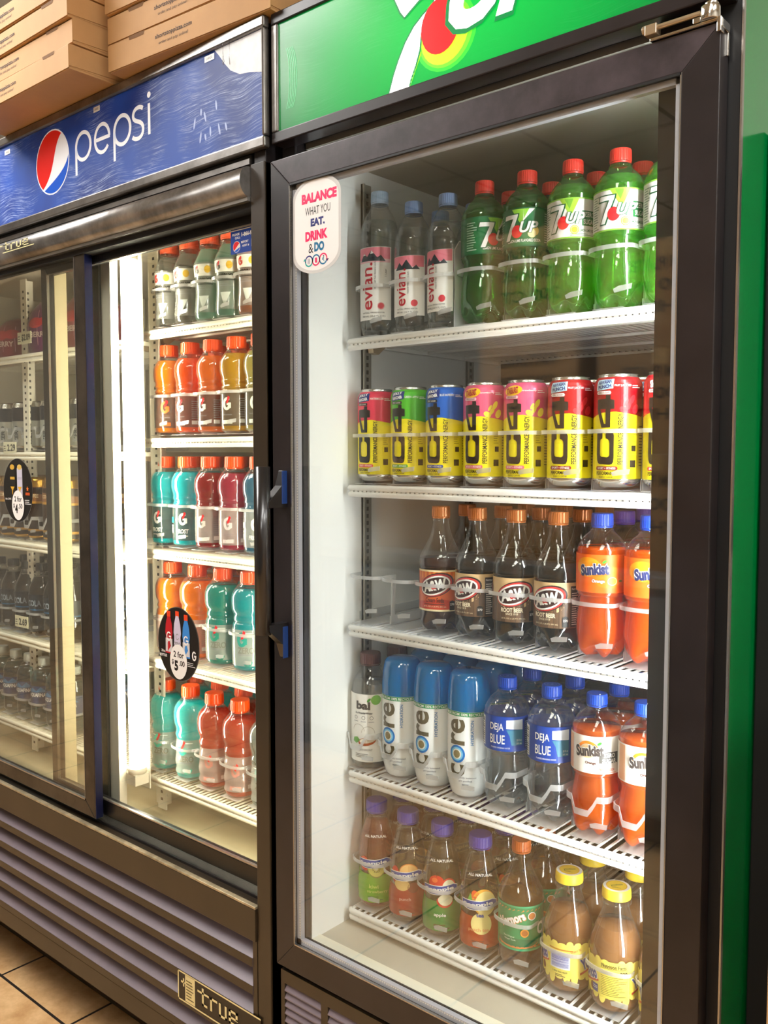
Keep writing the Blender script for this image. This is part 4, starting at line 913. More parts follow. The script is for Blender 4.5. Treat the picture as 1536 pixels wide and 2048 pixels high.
ca = Art(); ca.ring(0, 0, .0115, .0115, .0008, col('#7fa0e8'), 1).T('2', 0, 0, .005, .008, col('#7fa0e8'), 1).ring(0, 0, .007, .007, .0006, col('#7fa0e8'), 1)
product('blue_water', pd, cap=(.187, .2035, .0152, capb), shell=clear, liq=MATS['clear_water'], lev=.166, lab=(.094, .148), labmat=col('#1a3f9e'), art=a, lobes=5, capart=ca)
# ---- all-natural juice drinks with violet caps
pn = [(0, .024), (.004, .029), (.014, .0325), (.04, .0330), (.06, .0305), (.078, .0315), (.095, .0320), (.125, .0275), (.150, .0200), (.162, .0165), (.186, .0165)]
def nap_art(fruit, word, wc, sub=None):
    a = Art(); zl = .084
    if fruit == 'kiwi':
        a.E(.002, .073, .0165, .0165, col('#8a9a3a'), 2).E(.002, .073, .0145, .0145, col('#d9cf6a'), 3).E(.002, .073, .003, .003, col('#f3efc8'), 4); a.E(-.020, .080, .010, .013, col('#e04a30'), 2)
        for i in range(12): a.E(.002 + .006 * math.cos(i * .52), .073 + .006 * math.sin(i * .52), .0006, .0012, K_, 5, i * .52 + PI / 2)
    if fruit == 'punch':
        a.E(.004, .090, .016, .014, col('#d8843a'), 2).E(.004, .090, .0145, .0125, col('#efc07a'), 3).E(-.020, .082, .008, .016, col('#c8302a'), 2).E(-.008, .066, .014, .010, col('#e8c07a'), 3).E(.012, .062, .010, .009, col('#8a3026'), 3)
        for i in range(7): a.R(.0036, .080, .0044, .100, col('#e0a050'), 4) if i == 0 else None
    if fruit == 'apple':
        a.E(-.008, .094, .013, .012, col('#d0301f'), 2).E(-.011, .098, .005, .004, col('#e8703c'), 3).R(-.0085, .104, -.0075, .110, col('#5a3a20'), 3).E(.012, .088, .012, .014, col('#d0301f'), 2).E(.012, .087, .0105, .0125, col('#f2ecca'), 3)
        a.E(.006, .062, .014, .010, col('#d0402f'), 2).E(.007, .065, .0125, .0095, col('#f2ecca'), 3)
    if fruit == 'peach':
        a.E(.006, .087, .0185, .021, col('#f2b03c'), 2).E(.009, .085, .0165, .020, col('#f4df92'), 3).E(.002, .052, .0165, .017, col('#f4df92'), 3); a.poly([(-.024, .078), (-.016, .100), (-.008, .092), (-.010, .074)], col('#6cb04a'), 2).E(-.006, .094, .007, .012, col('#e8622c'), 2, .4)
    a.poly([(-.031, zl - .009), (-.018, zl - .0115), (.0, zl - .0105), (.018, zl - .007), (.0275, zl - .001), (.0275, zl + .006), (.02, zl + .0095), (.0, zl + .006), (-.031, zl + .005)], W_, 5)
    a.poly([(-.030, zl - .0078), (-.018, zl - .0100), (.0, zl - .009), (.018, zl - .0057), (.0262, zl), (.0262, zl + .0052), (.0195, zl + .0082), (.0, zl + .0048), (-.030, zl + .004)], col('#24469c'), 6)
    a.T('Snapple', -.004, zl - .0012, .048, .0088, W_, 8, bold=.035, rot=.13)
    wz = .042 if word[0] != 'apple' else .040
    for i, w_ in enumerate(word): a.T(w_, (-.002, .004)[i % 2], wz - i * .0095, .0031 * len(w_) + .003, .0068, col(wc), 6, bold=.015)
    if sub: a.T(sub, .0, .0655, .012, .006, col('#24469c'), 7, bold=.03)
    a.lines(-.012, .018, .014, .026, 3, col('#6a2a1a') if fruit != 'kiwi' else col('#3a7a2a'), 6)
    return a
capv = col('#4b3f9e')
def nat(mesh_key, liqc, bandc, art, headliq, op=.35):
    P = product(mesh_key, pn, cap=(.168, .186, .0188, capv), shell=clear, liq=liquid('juice_' + mesh_key, headliq, op), lev=.150, lab=(.012, .062), labmat=glassy('juice_label_' + mesh_key, tint=(1, 1, 1), haze=.9, hcol=srgb(bandc), f0=.05, rough=.15), art=None)
    g = Geo(); pr = smooth(pn)
    def f(s, t, l):
        r = rat(pr, t) + .0010 + .00022 * l; q = s / .032; return (r * math.sin(q), -r * math.cos(q), t)
    art.to(g, f, .0032, .008)
    n_ = Art(); n_.T('ALL NATURAL', 0, .128, .040, .0042, W_, 1, bold=.02, arch=.001)
    n_.to(g, lambda s, t, l: ((rat(pr, t) + .001) * math.sin(s / .027), -(rat(pr, t) + .001) * math.cos(s / .027), t), .0032)
    P.parts.append(('printed_artwork', g.mesh('printed_artwork')))
nat('kiwi', '', '#8ee03a', nap_art('kiwi', ('kiwi', 'strawberry'), '#d8f06a'), '#d9806a')
nat('punch', '', '#dd463a', nap_art('punch', ('punch',), '#f3a49a'), '#c8b49a', .15)
nat('apple', '', '#62bc5a', nap_art('apple', ('apple',), '#f2f6e8'), '#c8b08a', .18)
nat('peach', '', '#f25c28', nap_art('peach', ('peach tea',), '#f3a06a', 'tea'), '#c0a888', .15)
# ---- ginger soda
pv = [(z * .975, r) for z, r in pa]
a = Art(); a.R(-.108, .0370, .108, .0395, col('#3fa878'), 1).R(-.108, .105, .108, .1075, col('#3fa878'), 1)
a.poly(ell(-.002, .048, .034, .0075, 24, 0), col('#e0884a'), 2).poly(ell(-.002, .0495, .034, .0068, 24, 0), col('#1f6b47'), 3)
a.T("Vernors", -.010, .0845, .046, .0155, col('#e88a4a'), 4, bold=.07, rot=.42).T("Vernors", -.010, .085, .044, .0140, W_, 5, bold=.045, rot=.42)
a.E(.0215, .092, .0065, .0065, col('#d98a4c'), 4).ring(.0215, .092, .0065, .0065, .0012, W_, 5); a.E(.0105, .0655, .0065, .0065, col('#e59a3c'), 4).E(.0105, .0655, .0045, .0045, col('#a8642a'), 5)
a.T('The Original', -.014, .0575, .018, .0032, W_, 4).T('Ginger Soda', -.012, .0530, .018, .0032, W_, 4)
for i in range(11): a.poly([(-.036 + i * .0068, .098 + .0008 * (i % 3)), (-.031 + i * .0068, .1 + .0008 * (i % 3)), (-.032 + i * .0068, .1025)], col('#e0884a'), 3)
for i in range(11): a.R(-.036 + i * .0068, .0420, -.031 + i * .0068, .0438, col('#e0884a'), 3)
a.T('C', .037, .070, .012, .02, W_, 4, bold=.04)
product('ginger_soda', pv, cap=(.183, .1995, .0150, M('rust_cap', '#c9662e', .35)), shell=clear, liq=liquid('ginger_liquid', '#a86c3a', .30, tint=(.88, .72, .52)), lev=.132, lab=(.0365, .1078), labmat=col('#2f8a58'), art=a, lobes=5)
# ---- chocolate drink in glass bottles
py = [(0, .026), (.003, .030), (.010, .0345), (.03, .0365), (.075, .0372), (.095, .0365), (.112, .031), (.130, .0235), (.146, .0185), (.156, .0175), (.160, .0185), (.175, .0180)]
def choc_art(back):
    a = Art(); za, zb = .027, .078; yl = col('#f3de6a')
    for i in range(20):
        x = -.1085 + i * .0114; a.E(x, za + .0, .0052, .0025 + .004 * ((i * 7) % 3), yl, 1); a.E(x + .004, zb, .0050, .002 + .0018 * ((i * 5) % 3), yl, 1)
    for c_ in (.045, -.045):
        a.T('Yoo-hoo', c_, .052, .040, .020, W_, 3, bold=.13, rot=.28).T('Yoo-hoo', c_, .052, .038, .018, col('#2b3b90'), 4, bold=.06, rot=.28); a.poly([(c_ - .02, .032), (c_ + .022, .046), (c_ + .022, .049), (c_ - .02, .0355)], col('#b8402a'), 3)
        a.E(c_ + .010, .035, .004, .006, col('#7a4424'), 3)
    if back:
        a.R(-.021, za - .002, .019, zb + .002, col('#e8d45a'), 2).T('Nutrition Facts', -.001, .0735, .034, .0055, K_, 4, bold=.02).T('Calories', -.010, .0640, .018, .0042, K_, 4, bold=.02).T('220', .0125, .0645, .010, .0055, K_, 4, bold=.03).lines(-.019, .030, .018, .060, 12, col('#5c5420'), 4, .3).R(-.019, .0612, .018, .062, K_, 4).R(-.019, .0695, .018, .0700, K_, 4)
        a.R(-.034, .029, -.024, .041, col('#2f3f80'), 3).T('220', -.029, .036, .008, .004, W_, 4); a.R(.021, .034, .030, .062, col('#d9c550'), 2)
    else:
        a.R(-.020, .040, .010, .0655, col('#e9ecf4'), 2).bars(-.018, .0425, .008, .064, 18, col('#5a62b0'), 3, vert=False); a.T('1-800 966 4669', -.005, .0355, .022, .0024, K_, 3).lines(-.012, .0285, .004, .033, 2, K_, 3)
        a.R(-.022, .0685, .014, .0705, col('#c98a2a'), 2); a.T('Shake It!', .018, .070, .016, .0045, col('#b8402a'), 3, rot=.3)
    return a
ca = Art(); ca.E(0, 0, .0150, .0150, col('#f2cf3a'), 1).ring(0, 0, .0150, .0150, .001, col('#e9a82a'), 2).T('yoohoo', 0, .001, .018, .0055, col('#3a5a2c'), 2, bold=.03, rot=.4).lines(-.007, -.008, .007, -.004, 2, col('#8a6a1c'), 2)
choc = liquid('chocolate_milk', '#b07848', .93); ycap = col('#f0d038')
product('choc_front', py, cap=(.160, .175, .0205, ycap, W_), shell=glassy('bottle_glass', tint=(.97, .98, .96), f0=.08, rough=.03, edge=.25, haze=.02, hcol=(.9, .9, .85)), liq=choc, lev=.120, lab=(.027, .078), labmat=col('#f3de6a'), art=choc_art(False), capart=ca, ribs=False)
product('choc_back', py, cap=(.160, .175, .0205, ycap, W_), shell=MATS['bottle_glass'], liq=choc, lev=.120, lab=(.027, .078), labmat=col('#f3de6a'), art=choc_art(True), capart=ca, ribs=False)

# ---- sports drinks
pg = [(0, .026), (.003, .0305), (.008, .0325), (.080, .0325), (.085, .0300), (.090, .0322), (.096, .0300), (.102, .0322), (.108, .0310), (.122, .0345), (.140, .0345), (.152, .0300), (.163, .0220), (.168, .0195), (.192, .0192)]
capo = col('#f2500e', rough=.32)
smoke = glassy('smoky_label', tint=(.62, .60, .58), haze=.42, hcol=(.22, .21, .20), f0=.05, rough=.15)
pale_l = glassy('pale_label', tint=(.9, .9, .88), haze=.50, hcol=(.80, .80, .76), f0=.05, rough=.15)
def g_art(gc, kind, txtc=None):
    a = Art()
    def G_(cx, cz, h, m, l=3):
        w_ = h * .72; a.ring(cx, cz, w_ / 2, h / 2, h * .22, m, l, a0=.75, a1=6.0, n=20); a.R(cx, cz - h * .10, cx + w_ / 2, cz + h * .08, m, l); a.R(cx + w_ / 2 - h * .2, cz - h * .34, cx + w_ / 2, cz + .0, m, l)
        a.poly([(cx - h * .05, cz + h * .05), (cx + h * .12, cz + h * .62), (cx + h * .28, cz + h * .50), (cx + h * .08, cz + h * .02)], RED if m != RED else ORG, l + 1)
    if kind == 'classic':
        G_(.002, .056, .026, col(gc)); a.T('THIRST QUENCHER', .002, .034, .022, .003, GRY, 2).R(-.010, .016, .014, .0235, col(gc), 2).R(.028, .018, .040, .026, W_, 2).lines(.028, .030, .044, .07, 9, GRY, 2)
        a.bars(.048, .02, .062, .05, 10, W_, 2)
    if kind == 'frost':
        G_(.004, .058, .026, W_); a.T('FROST', .003, .032, .027, .0095, W_, 3, bold=.03, ital=.15).lines(-.008, .021, .016, .025, 1, W_, 2); a.R(-.034, .050, -.020, .062, col(gc), 2).bars(-.034, .028, -.022, .046, 9, W_, 2, vert=False)
    if kind == 'zero':
        G_(-.004, .066, .030, col(gc)); a.T('ZERO', .004, .044, .034, .013, col('#77746a'), 3, bold=.03).R(-.012, .034, .018, .0365, GRY, 2).ring(.008, .0225, .010, .012, .004, col(gc), 2, a0=3.3, a1=6.2).T('591 mL 20 FL OZ', .0, .013, .022, .002, GRY, 2).R(-.02, .078, .02, .0795, W_, 2)
    if kind == 'lyte':
        a.R(-.030, .088, .026, .112, col('#e3e2da'), 1); G_(-.014, .100, .016, col(gc)); a.E(.010, .101, .0062, .0075, col('#d8b23a'), 3).T('GATORLYTE', -.001, .0790, .046, .0105, K_, 3, bold=.03).R(-.022, .0705, .020, .0725, K_, 2).lines(-.018, .060, .018, .068, 2, GRY, 2)
        a.poly([(-.010, .048), (.012, .048), (.0, .020)], col('#cfd6d2'), 2)
    return a
def sport(key, lc, kind, gc, op=.78, lev=.158, cap_=None, band=None, lm=None, prof=None, h=.192):
    pf = prof or pg; k = h / .192; pf = [(z * k, r) for z, r in pf]
    product(key, pf, cap=(.170 * k, h, .0200, cap_ or capo), shell=clear, liq=liquid('sports_' + key, lc, op), lev=lev * k, lab=(.012, .082 * k) if kind != 'lyte' else (.012, .118 * k), labmat=lm or smoke, art=g_art(gc, kind) if kind else None)
sport('orange', '#ff930c', 'classic', '#f4641c'); sport('orange_red', '#ff6410', 'classic', '#d8d2cc'); sport('amber', '#f4801c', 'classic', '#e8e2dc'); sport('yellow', '#d9a81c', 'classic', '#dfe0d0'); sport('pale_yellow', '#d2c66a', 'classic', '#d8e0c8', op=.55)
sport('aqua', '#00dcea', 'frost', '#07b9aa'); sport('red', '#a8101c', 'classic', '#e0dcd8', lm=pale_l); sport('rose', '#c43a5c', 'classic', '#d8c8cc', op=.7, lm=pale_l); sport('steel_blue', '#4a90b4', 'frost', '#cfe0e6', op=.6, lm=pale_l)
pz = [(0, .029), (.003, .033), (.010, .0365), (.05, .0372), (.088, .0365), (.094, .0335), (.100, .0350), (.108, .0335), (.120, .0380), (.142, .0385), (.156, .0330), (.167, .0225), (.172, .0200), (.192, .0195)]
sport('big_orange', '#ff9414', 'classic', '#c8743c', prof=pz, h=.200, lm=pale_l); sport('zero_green', '#17a598', 'zero', '#17806e', prof=pz, h=.200, lm=pale_l); sport('zero_teal', '#10b0bc', 'zero', '#128078', prof=pz, h=.200, lm=pale_l)
pw_ = [(0, .029), (.003, .0325), (.012, .0345), (.022, .0325), (.034, .0345), (.050, .0325), (.062, .0340), (.078, .0315), (.090, .0345), (.1, .0325), (.118, .0372), (.138, .0375), (.152, .0330), (.164, .0225), (.170, .0200), (.192, .0195)]
sport('wide_aqua', '#20eef0', 'zero', '#2cc4ae', prof=pw_, h=.200, op=.62, lm=pale_l); sport('wide_red', '#d64a34', 'classic', '#c88a80', prof=pw_, h=.198, op=.7, lm=pale_l); sport('wide_clear', '#a9c4c4', 'zero', '#8ab0ac', prof=pw_, h=.198, op=.35, lm=pale_l)
plt = [(0, .027), (.003, .0305), (.014, .0325), (.05, .0300), (.08, .0310), (.112, .0330), (.122, .0320), (.140, .0240), (.150, .0190), (.155, .0180), (.176, .0185)]
caps = col('#e0552e')
for k_, c_, o_ in (('lyte_clear', '#c9ccc4', .22), ('lyte_grey', '#9c9a90', .30), ('lyte_mint', '#8fc4b0', .50), ('lyte_green', '#7eb8a4', .50), ('lyte_peach', '#c98a6a', .50)):
    product(k_, plt, cap=(.158, .176, .0205, caps), shell=clear, liq=liquid('sports_' + k_, c_, o_), lev=.145, lab=(.014, .116), labmat=glassy('label_' + k_, tint=(.95, .95, .93), haze=.35, hcol=(.78, .78, .74), f0=.05, rough=.12), art=g_art('#4a4a44' if 'mint' in k_ or 'green' in k_ else '#c83a2c', 'lyte'))

# ================================================================ STOCKING THE GREEN COOLER
BZ = [1.635, 1.3855, 1.142, .882, .633]; YF = .178
rd = random.Random(21)
ORD = ['second', 'third', 'fourth', 'fifth', 'sixth']
def lane_stock(shelf, x, keys, name, cat, rz, label, back, depth, grp, w_=.0742, zr=.078, style='ring', dy=.0735, tray=True, backkey=None, backdepth=None, cooler='green cooler', base=None, y=YF):
    z = BZ[shelf] if base is None else base
    put(keys, name, cat, x, y, z, rz, label, grp)
    for k in range(depth):
        put(backkey or keys, name, cat, x + rd.uniform(-.001, .001), y + (k + 1) * dy, z, rz + rd.uniform(-.9, .9), '%s in line behind the %s' % (ORD[k], back), grp)
    if tray: lane(x, y, z, w_, zr, 'translucent plastic glide holding the %s' % back, 'bottle glides on the %s shelf of the %s' % (RN[shelf], cooler), style)
G1 = 'bottles on the top shelf of the green cooler'
lane_stock(0, .0783, 'water_tall', 'water_bottle', 'bottle', .35, 'tall clear water bottle with pink and white mountain label at the shelf end', 'tall mountain water bottle at the shelf end', 0, G1, w_=.070)
lane_stock(0, .1525, 'water_small', 'water_bottle', 'bottle', .30, 'shorter clear mountain water bottle, right beside the tall one', 'shorter mountain water bottle next to the tall one', 1, G1, w_=.070)
lane_stock(0, .2225, 'water_small', 'water_bottle', 'bottle', -.05, 'clear mountain water bottle whose narrow label is half turned, beside the green sodas', 'half turned mountain water bottle', 2, G1, w_=.068)
lane_stock(0, .2926, 'lime_plain', 'soda_bottle', 'bottle', 1.25, 'green soda bottle turned so the dark side label shows 240', 'green soda bottle turned to its side label', 2, G1)
lane_stock(0, .3690, 'lime_plain', 'soda_bottle', 'bottle', .42, 'green soda bottle with full green logo label and a pale red cap', 'green soda bottle with the green logo label', 3, G1)
lane_stock(0, .4450, 'lime_zero', 'soda_bottle', 'bottle', .42, 'pale green zero sugar soda bottle, first with the white label', 'first pale green zero sugar bottle', 3, G1)
lane_stock(0, .5185, 'lime_zero', 'soda_bottle', 'bottle', .50, 'pale green zero sugar soda bottle with its logo facing out, second with the white label', 'second pale green zero sugar bottle', 3, G1)
lane_stock(0, .5925, 'lime_zero', 'soda_bottle', 'bottle', .45, 'pale green zero sugar bottle cut off by the door frame', 'pale green bottle cut off by the door frame', 2, G1)
gd = empty('lane_guard', (.2555, .150, 1.629), 'clear upright plastic guard between the water and the first green soda', 'plastic guard')
g = Geo(); g.prism([(0, 0), (.11, 0), (.11, .135), (.012, .135), (0, .120)], 'x', 0, .0014, frost); g.tube([(.0007, 0, .0), (.0007, 0, .12), (.0007, .012, .135), (.0007, .11, .135)], .0012, frost_w, 6)
g.build('guard_panel', gd)
CN = [('can_watermelon', 'pink watermelon'), ('can_apple', 'lime green apple'), ('can_raspberry', 'bright blue raspberry'), ('can_strawberry', 'pink strawberry splash'), ('can_strawberry', 'pink strawberry splash'), ('can_punch', 'dark red fruit punch'), ('can_punch', 'dark red fruit punch'), ('can_candy', 'bright red candy')]
CX = [.0720, .1460, .2205, .2955, .3705, .4460, .5205, .5950]; tw = [0, 0, 0, 'next to the blue can', 'next to the red punch can', 'next to the pink can', 'next to the bright red can', 0]
for i, ((k, nm), x) in enumerate(zip(CN, CX)):
    ex = (' ' + tw[i]) if tw[i] else ''
    lane_stock(1, x, k, 'drink_can', 'can', .42 + rd.uniform(-.05, .05), 'yellow energy drink can with %s top%s' % (nm, ex or ', front of its lane'), '%s can%s' % (nm, ex), 5, 'energy drink cans on the second shelf', dy=.0675, w_=.0735)
G3 = 'bottles on the middle shelf of the green cooler'
for i, x in enumerate((.066, .1385)):
    lane(x, YF, BZ[2], .0725, .078, ('empty plastic glide at the end of the middle shelf', 'empty plastic glide beside the amber cream soda')[i], 'bottle glides on the middle shelf of the green cooler')
lane_stock(2, .2110, 'cream_soda', 'soda_bottle', 'bottle', .35, 'cream soda bottle with an orange label and copper cap', 'orange labelled cream soda', 1, G3)
lane_stock(2, .2835, 'root_beer', 'soda_bottle', 'bottle', -.10, 'root beer bottle turned left, nutrition panel showing', 'root beer turned left', 2, G3)
lane_stock(2, .3555, 'root_beer', 'soda_bottle', 'bottle', .46, 'root beer bottle with its oval logo facing straight out', 'root beer facing straight out', 2, G3)
lane_stock(2, .4285, 'root_beer', 'soda_bottle', 'bottle', .02, 'root beer bottle beside the orange soda, 270 calories mark visible', 'root beer beside the orange soda', 2, G3)
lane_stock(2, .4995, 'orange_soda', 'soda_bottle', 'bottle', .40, 'bright orange soda bottle with blue cap and orange label on the middle shelf', 'bright orange soda on the middle shelf', 2, G3, backkey='grape_soda')
lane_stock(2, .5735, 'orange_soda', 'soda_bottle', 'bottle', .60, 'orange soda bottle on the middle shelf cut off by the door frame', 'cut off orange soda on the middle shelf', 2, G3)
G4 = 'bottles on the fourth shelf of the green cooler'
lane_stock(3, .0560, 'coconut_water', 'water_bottle', 'bottle', .30, 'coconut flavoured water bottle with white label and brown cap', 'coconut flavoured water', 1, G4, zr=.055, style='band')
lane_stock(3, .1290, 'hydration', 'water_bottle', 'bottle', .22, 'white hydration bottle with blue overcap beside the coconut water', 'white hydration bottle beside the coconut water', 3, G4, zr=.055, style='band')
lane_stock(3, .1985, 'hydration', 'water_bottle', 'bottle', .30, 'white hydration bottle with blue overcap, middle of the three', 'middle white hydration bottle', 3, G4, zr=.055, style='band')
lane_stock(3, .2690, 'hydration', 'water_bottle', 'bottle', .34, 'white hydration bottle with blue overcap beside the clear blue labelled water', 'white hydration bottle beside the clear water', 3, G4, zr=.055, style='band')
lane_stock(3, .3420, 'blue_water', 'water_bottle', 'bottle', .42, 'clear water bottle with blue label next to the white hydration bottle', 'clear water next to the hydration bottle', 2, G4, zr=.055, style='band')
lane_stock(3, .4210, 'blue_water', 'water_bottle', 'bottle', .44, 'clear water bottle with blue label next to the zero sugar orange soda', 'clear water next to the orange soda', 2, G4, zr=.055, style='band')
lane_stock(3, .4955, 'orange_zero', 'soda_bottle', 'bottle', .42, 'orange soda bottle with white zero sugar label, whole one', 'white labelled orange soda', 2, G4, zr=.055, style='band')
lane_stock(3, .5695, 'orange_zero', 'soda_bottle', 'bottle', .65, 'orange soda bottle with white label cut off by the door frame', 'cut off white labelled orange soda', 2, G4, zr=.055, style='band')
G5 = 'bottles on the bottom shelf of the green cooler'
NB = [('kiwi', .0708, .62, 'kiwi strawberry juice bottle with bright green bottom label', 'kiwi strawberry juice'), ('punch', .1425, .60, 'fruit punch bottle with red bottom label and orange slice', 'red fruit punch'),
      ('apple', .2165, .60, 'apple juice bottle with green bottom label and red apples', 'apple juice'), ('peach', .2935, .60, 'peach tea bottle with red orange bottom label', 'peach tea')]
for k, x, rz, lb, bk in NB: lane_stock(4, x, k, 'juice_bottle', 'bottle', rz, lb, bk, 2, G5, zr=.082)
lane_stock(4, .3705, 'ginger_soda', 'soda_bottle', 'bottle', .42, 'ginger soda bottle with dark green label and rust cap', 'green labelled ginger soda', 2, G5, zr=.078)
lane_stock(4, .4545, 'choc_front', 'chocolate_drink_bottle', 'bottle', .30, 'chocolate drink bottle with barcode on its yellow label', 'chocolate drink with the barcode', 1, G5, zr=.064, w_=.076, dy=.077)
lane_stock(4, .5310, 'choc_back', 'chocolate_drink_bottle', 'bottle', .42, 'chocolate drink bottle with nutrition facts on its yellow label', 'chocolate drink with nutrition facts', 1, G5, zr=.064, w_=.0762, dy=.077)
lane_stock(4, .6080, 'choc_front', 'chocolate_drink_bottle', 'bottle', .9, 'chocolate drink bottle cut off by the door frame', 'cut off chocolate drink', 1, G5, zr=.064, w_=.076, dy=.077)

# ================================================================ STOCKING THE LIT SLIDING-DOOR BAY
PB = [z + .011 for z in ZP]; YP = .202
def prow(shelf, items, zr, w_, dy, grp):
    for x, key, rz, depth, lb in items:
        lane_stock(shelf, x, key, 'sports_drink_bottle', 'bottle', rz, lb, lb.split(' with')[0].replace(' on the second lit shelf', '').replace(' on the top shelf', '').replace(' in the middle of the top shelf', '').replace(' on the middle lit shelf', ''), depth, grp, w_=w_, zr=zr, dy=dy, cooler='lit sliding bay', base=PB[shelf], y=YP)
L5 = ['nearest the lamp tube', 'second from the lamp tube', 'in the middle of its row', 'second from the door frame', 'half hidden by the door frame']
prow(0, [(-.546, 'lyte_clear', .35, 1, 'colourless electrolyte bottle on the top shelf nearest the lamp tube'), (-.476, 'lyte_grey', .35, 1, 'smoky grey electrolyte bottle on the top shelf'),
         (-.407, 'lyte_mint', .38, 2, 'mint green electrolyte bottle in the middle of the top shelf'), (-.340, 'lyte_green', .42, 2, 'grey green electrolyte bottle on the top shelf under the repair sticker'),
         (-.272, 'lyte_peach', .42, 1, 'peach coloured electrolyte bottle on the top shelf')], .076, .0675, .068, 'electrolyte bottles on the top lit shelf')
prow(1, [(-.553, 'orange', .55, 4, 'bright orange sports drink nearest the lamp tube'), (-.478, 'orange_red', .1, 4, 'red orange sports drink on the second lit shelf'),
         (-.402, 'amber', .05, 4, 'deep amber orange sports drink on the second lit shelf'), (-.3265, 'yellow', .15, 4, 'golden yellow sports drink on the second lit shelf'),
         (-.2525, 'pale_yellow', .35, 4, 'pale yellow sports drink at the door frame'), (-.178, 'pale_yellow', .35, 2, 'pale yellow sports drink behind the corner post')], .080, .0742, .0735, 'sports drinks on the second lit shelf')
prow(2, [(-.570, 'aqua', .15, 4, 'aqua sports drink nearest the lamp tube on the middle shelf'), (-.4935, 'aqua', .45, 4, 'aqua sports drink with white G logo facing out'),
         (-.4150, 'red', .20, 4, 'dark red sports drink on the middle lit shelf'), (-.3370, 'rose', .35, 4, 'rose pink sports drink on the middle lit shelf'),
         (-.2600, 'steel_blue', .45, 4, 'steel blue sports drink at the door frame'), (-.183, 'steel_blue', .45, 2, 'steel blue sports drink behind the corner post')], .086, .0755, .0735, 'sports drinks on the middle lit shelf')
prow(3, [(-.551, 'big_orange', .2, 3, 'large orange sports drink behind the round price sticker'), (-.464, 'big_orange', .35, 3, 'large orange sports drink beside the green zero bottle'),
         (-.378, 'zero_green', .45, 3, 'large green zero sugar sports drink with black ZERO lettering'), (-.292, 'zero_teal', .48, 3, 'large teal zero sugar sports drink beside the door handle'),
         (-.206, 'wide_clear', .4, 2, 'large pale sports drink half hidden by the corner post')], .075, .084, .083, 'sports drinks on the fourth lit shelf')
prow(4, [(-.581, 'wide_aqua', .35, 3, 'pale aqua ribbed sports drink nearest the lamp tube'), (-.493, 'wide_aqua', .4, 3, 'pale aqua ribbed sports drink beside the coral ones'),
         (-.411, 'wide_red', .4, 3, 'coral red ribbed sports drink beside the aqua ones'), (-.327, 'wide_red', .45, 3, 'coral red ribbed sports drink beside the pale one'),
         (-.243, 'wide_clear', .4, 2, 'pale grey ribbed sports drink at the door frame')], .066, .0815, .0815, 'sports drinks on the bottom lit shelf')

# ================================================================ FAR LEFT BAY
PLB = [z + .010 for z in ZL]
product('slim_can', [(0, .020), (.003, .026), (.008, .0285), (.112, .0285), (.122, .025), (.127, .0235)], lab=(.008, .112), labmat=M('silver_can_print', '#c8ccc6', .3, metal=.6), prof_s=[(0, .020), (.003, .026), (.008, .0285), (.112, .0285), (.122, .025), (.127, .0235)], labover=0,
        art=Art().R(-.09, .075, .09, .112, col('#1c2430'), 1).T('ZERO', 0, .04, .045, .012, col('#3a4048'), 2, rot=PI / 2, bold=.03), extra=None)
g = Geo(); g.lathe([(0.002, .0006), (0, .020), (.003, .026), (.008, .0285), (.0085, .0285)], alu_can, 32); g.lathe([(.112, .0285), (.122, .025), (.127, .0235), (.123, .022), (.1225, .0006)], alu_can, 32); PR_['slim_can'].parts.insert(0, ('can_body', g.mesh('can_body')))
gp = [(0, .024), (.003, .029), (.008, .0305), (.13, .0305), (.140, .028), (.150, .0235), (.160, .0235)]
product('coffee_can', gp, lab=(.008, .135), labmat=M('coffee_print', '#2a1a12', .35), prof_s=gp, labover=0, art=Art().R(-.1, .098, .1, .135, col('#8a5a34'), 1).R(-.1, .092, .1, .098, Gd, 2).R(-.1, .02, .1, .026, Gd, 2).T('COFFEE', 0, .112, .034, .009, col('#f0dcb0'), 3, bold=.02))
g = Geo(); gm = M('gold_lid', '#c99a46', .25, metal=.9); g.lathe([(0.002, .0006), (0, .024), (.003, .029), (.008, .0305), (.0085, .0305)], gm, 32); g.lathe([(.135, .0292), (.140, .028), (.150, .0235), (.160, .0235), (.158, .022), (.1575, .0006)], gm, 32); PR_['coffee_can'].parts.insert(0, ('can_body', g.mesh('can_body')))
sd = [(0, .022), (.003, .027), (.013, .0335), (.04, .0345), (.062, .0325), (.09, .0345), (.120, .033), (.145, .022), (.165, .014), (.185, .0135)]
product('dark_cola', sd, cap=(.168, .185, .0150, col('#15181c')), shell=clear, liq=cola, lev=.15, lab=(.062, .105), labmat=col('#16202c'), art=Art().T('COLA', 0, .083, .04, .016, col('#8a98a8'), 2, bold=.03).R(-.1, .064, .1, .067, col('#2f6c9c'), 2), lobes=5)
aq = [(0, .024), (.003, .030), (.012, .0345), (.05, .0345), (.095, .0345), (.120, .0330), (.140, .023), (.150, .0150), (.168, .0145)]
product('plain_water', aq, cap=(.150, .168, .0155, col('#dfe6e2')), shell=clear, liq=liquid('blue_tinted_water', '#4a8ca0', .25, tint=(.5, .8, .85)), lev=.135, lab=(.050, .098), labmat=col('#123f6c'),
        art=Art().T('AQUAFINA', 0, .074, .050, .012, W_, 2, bold=.03).poly([(-.03, .082), (-.012, .094), (.0, .085), (.012, .096), (.03, .082)], col('#3a80b0'), 2))
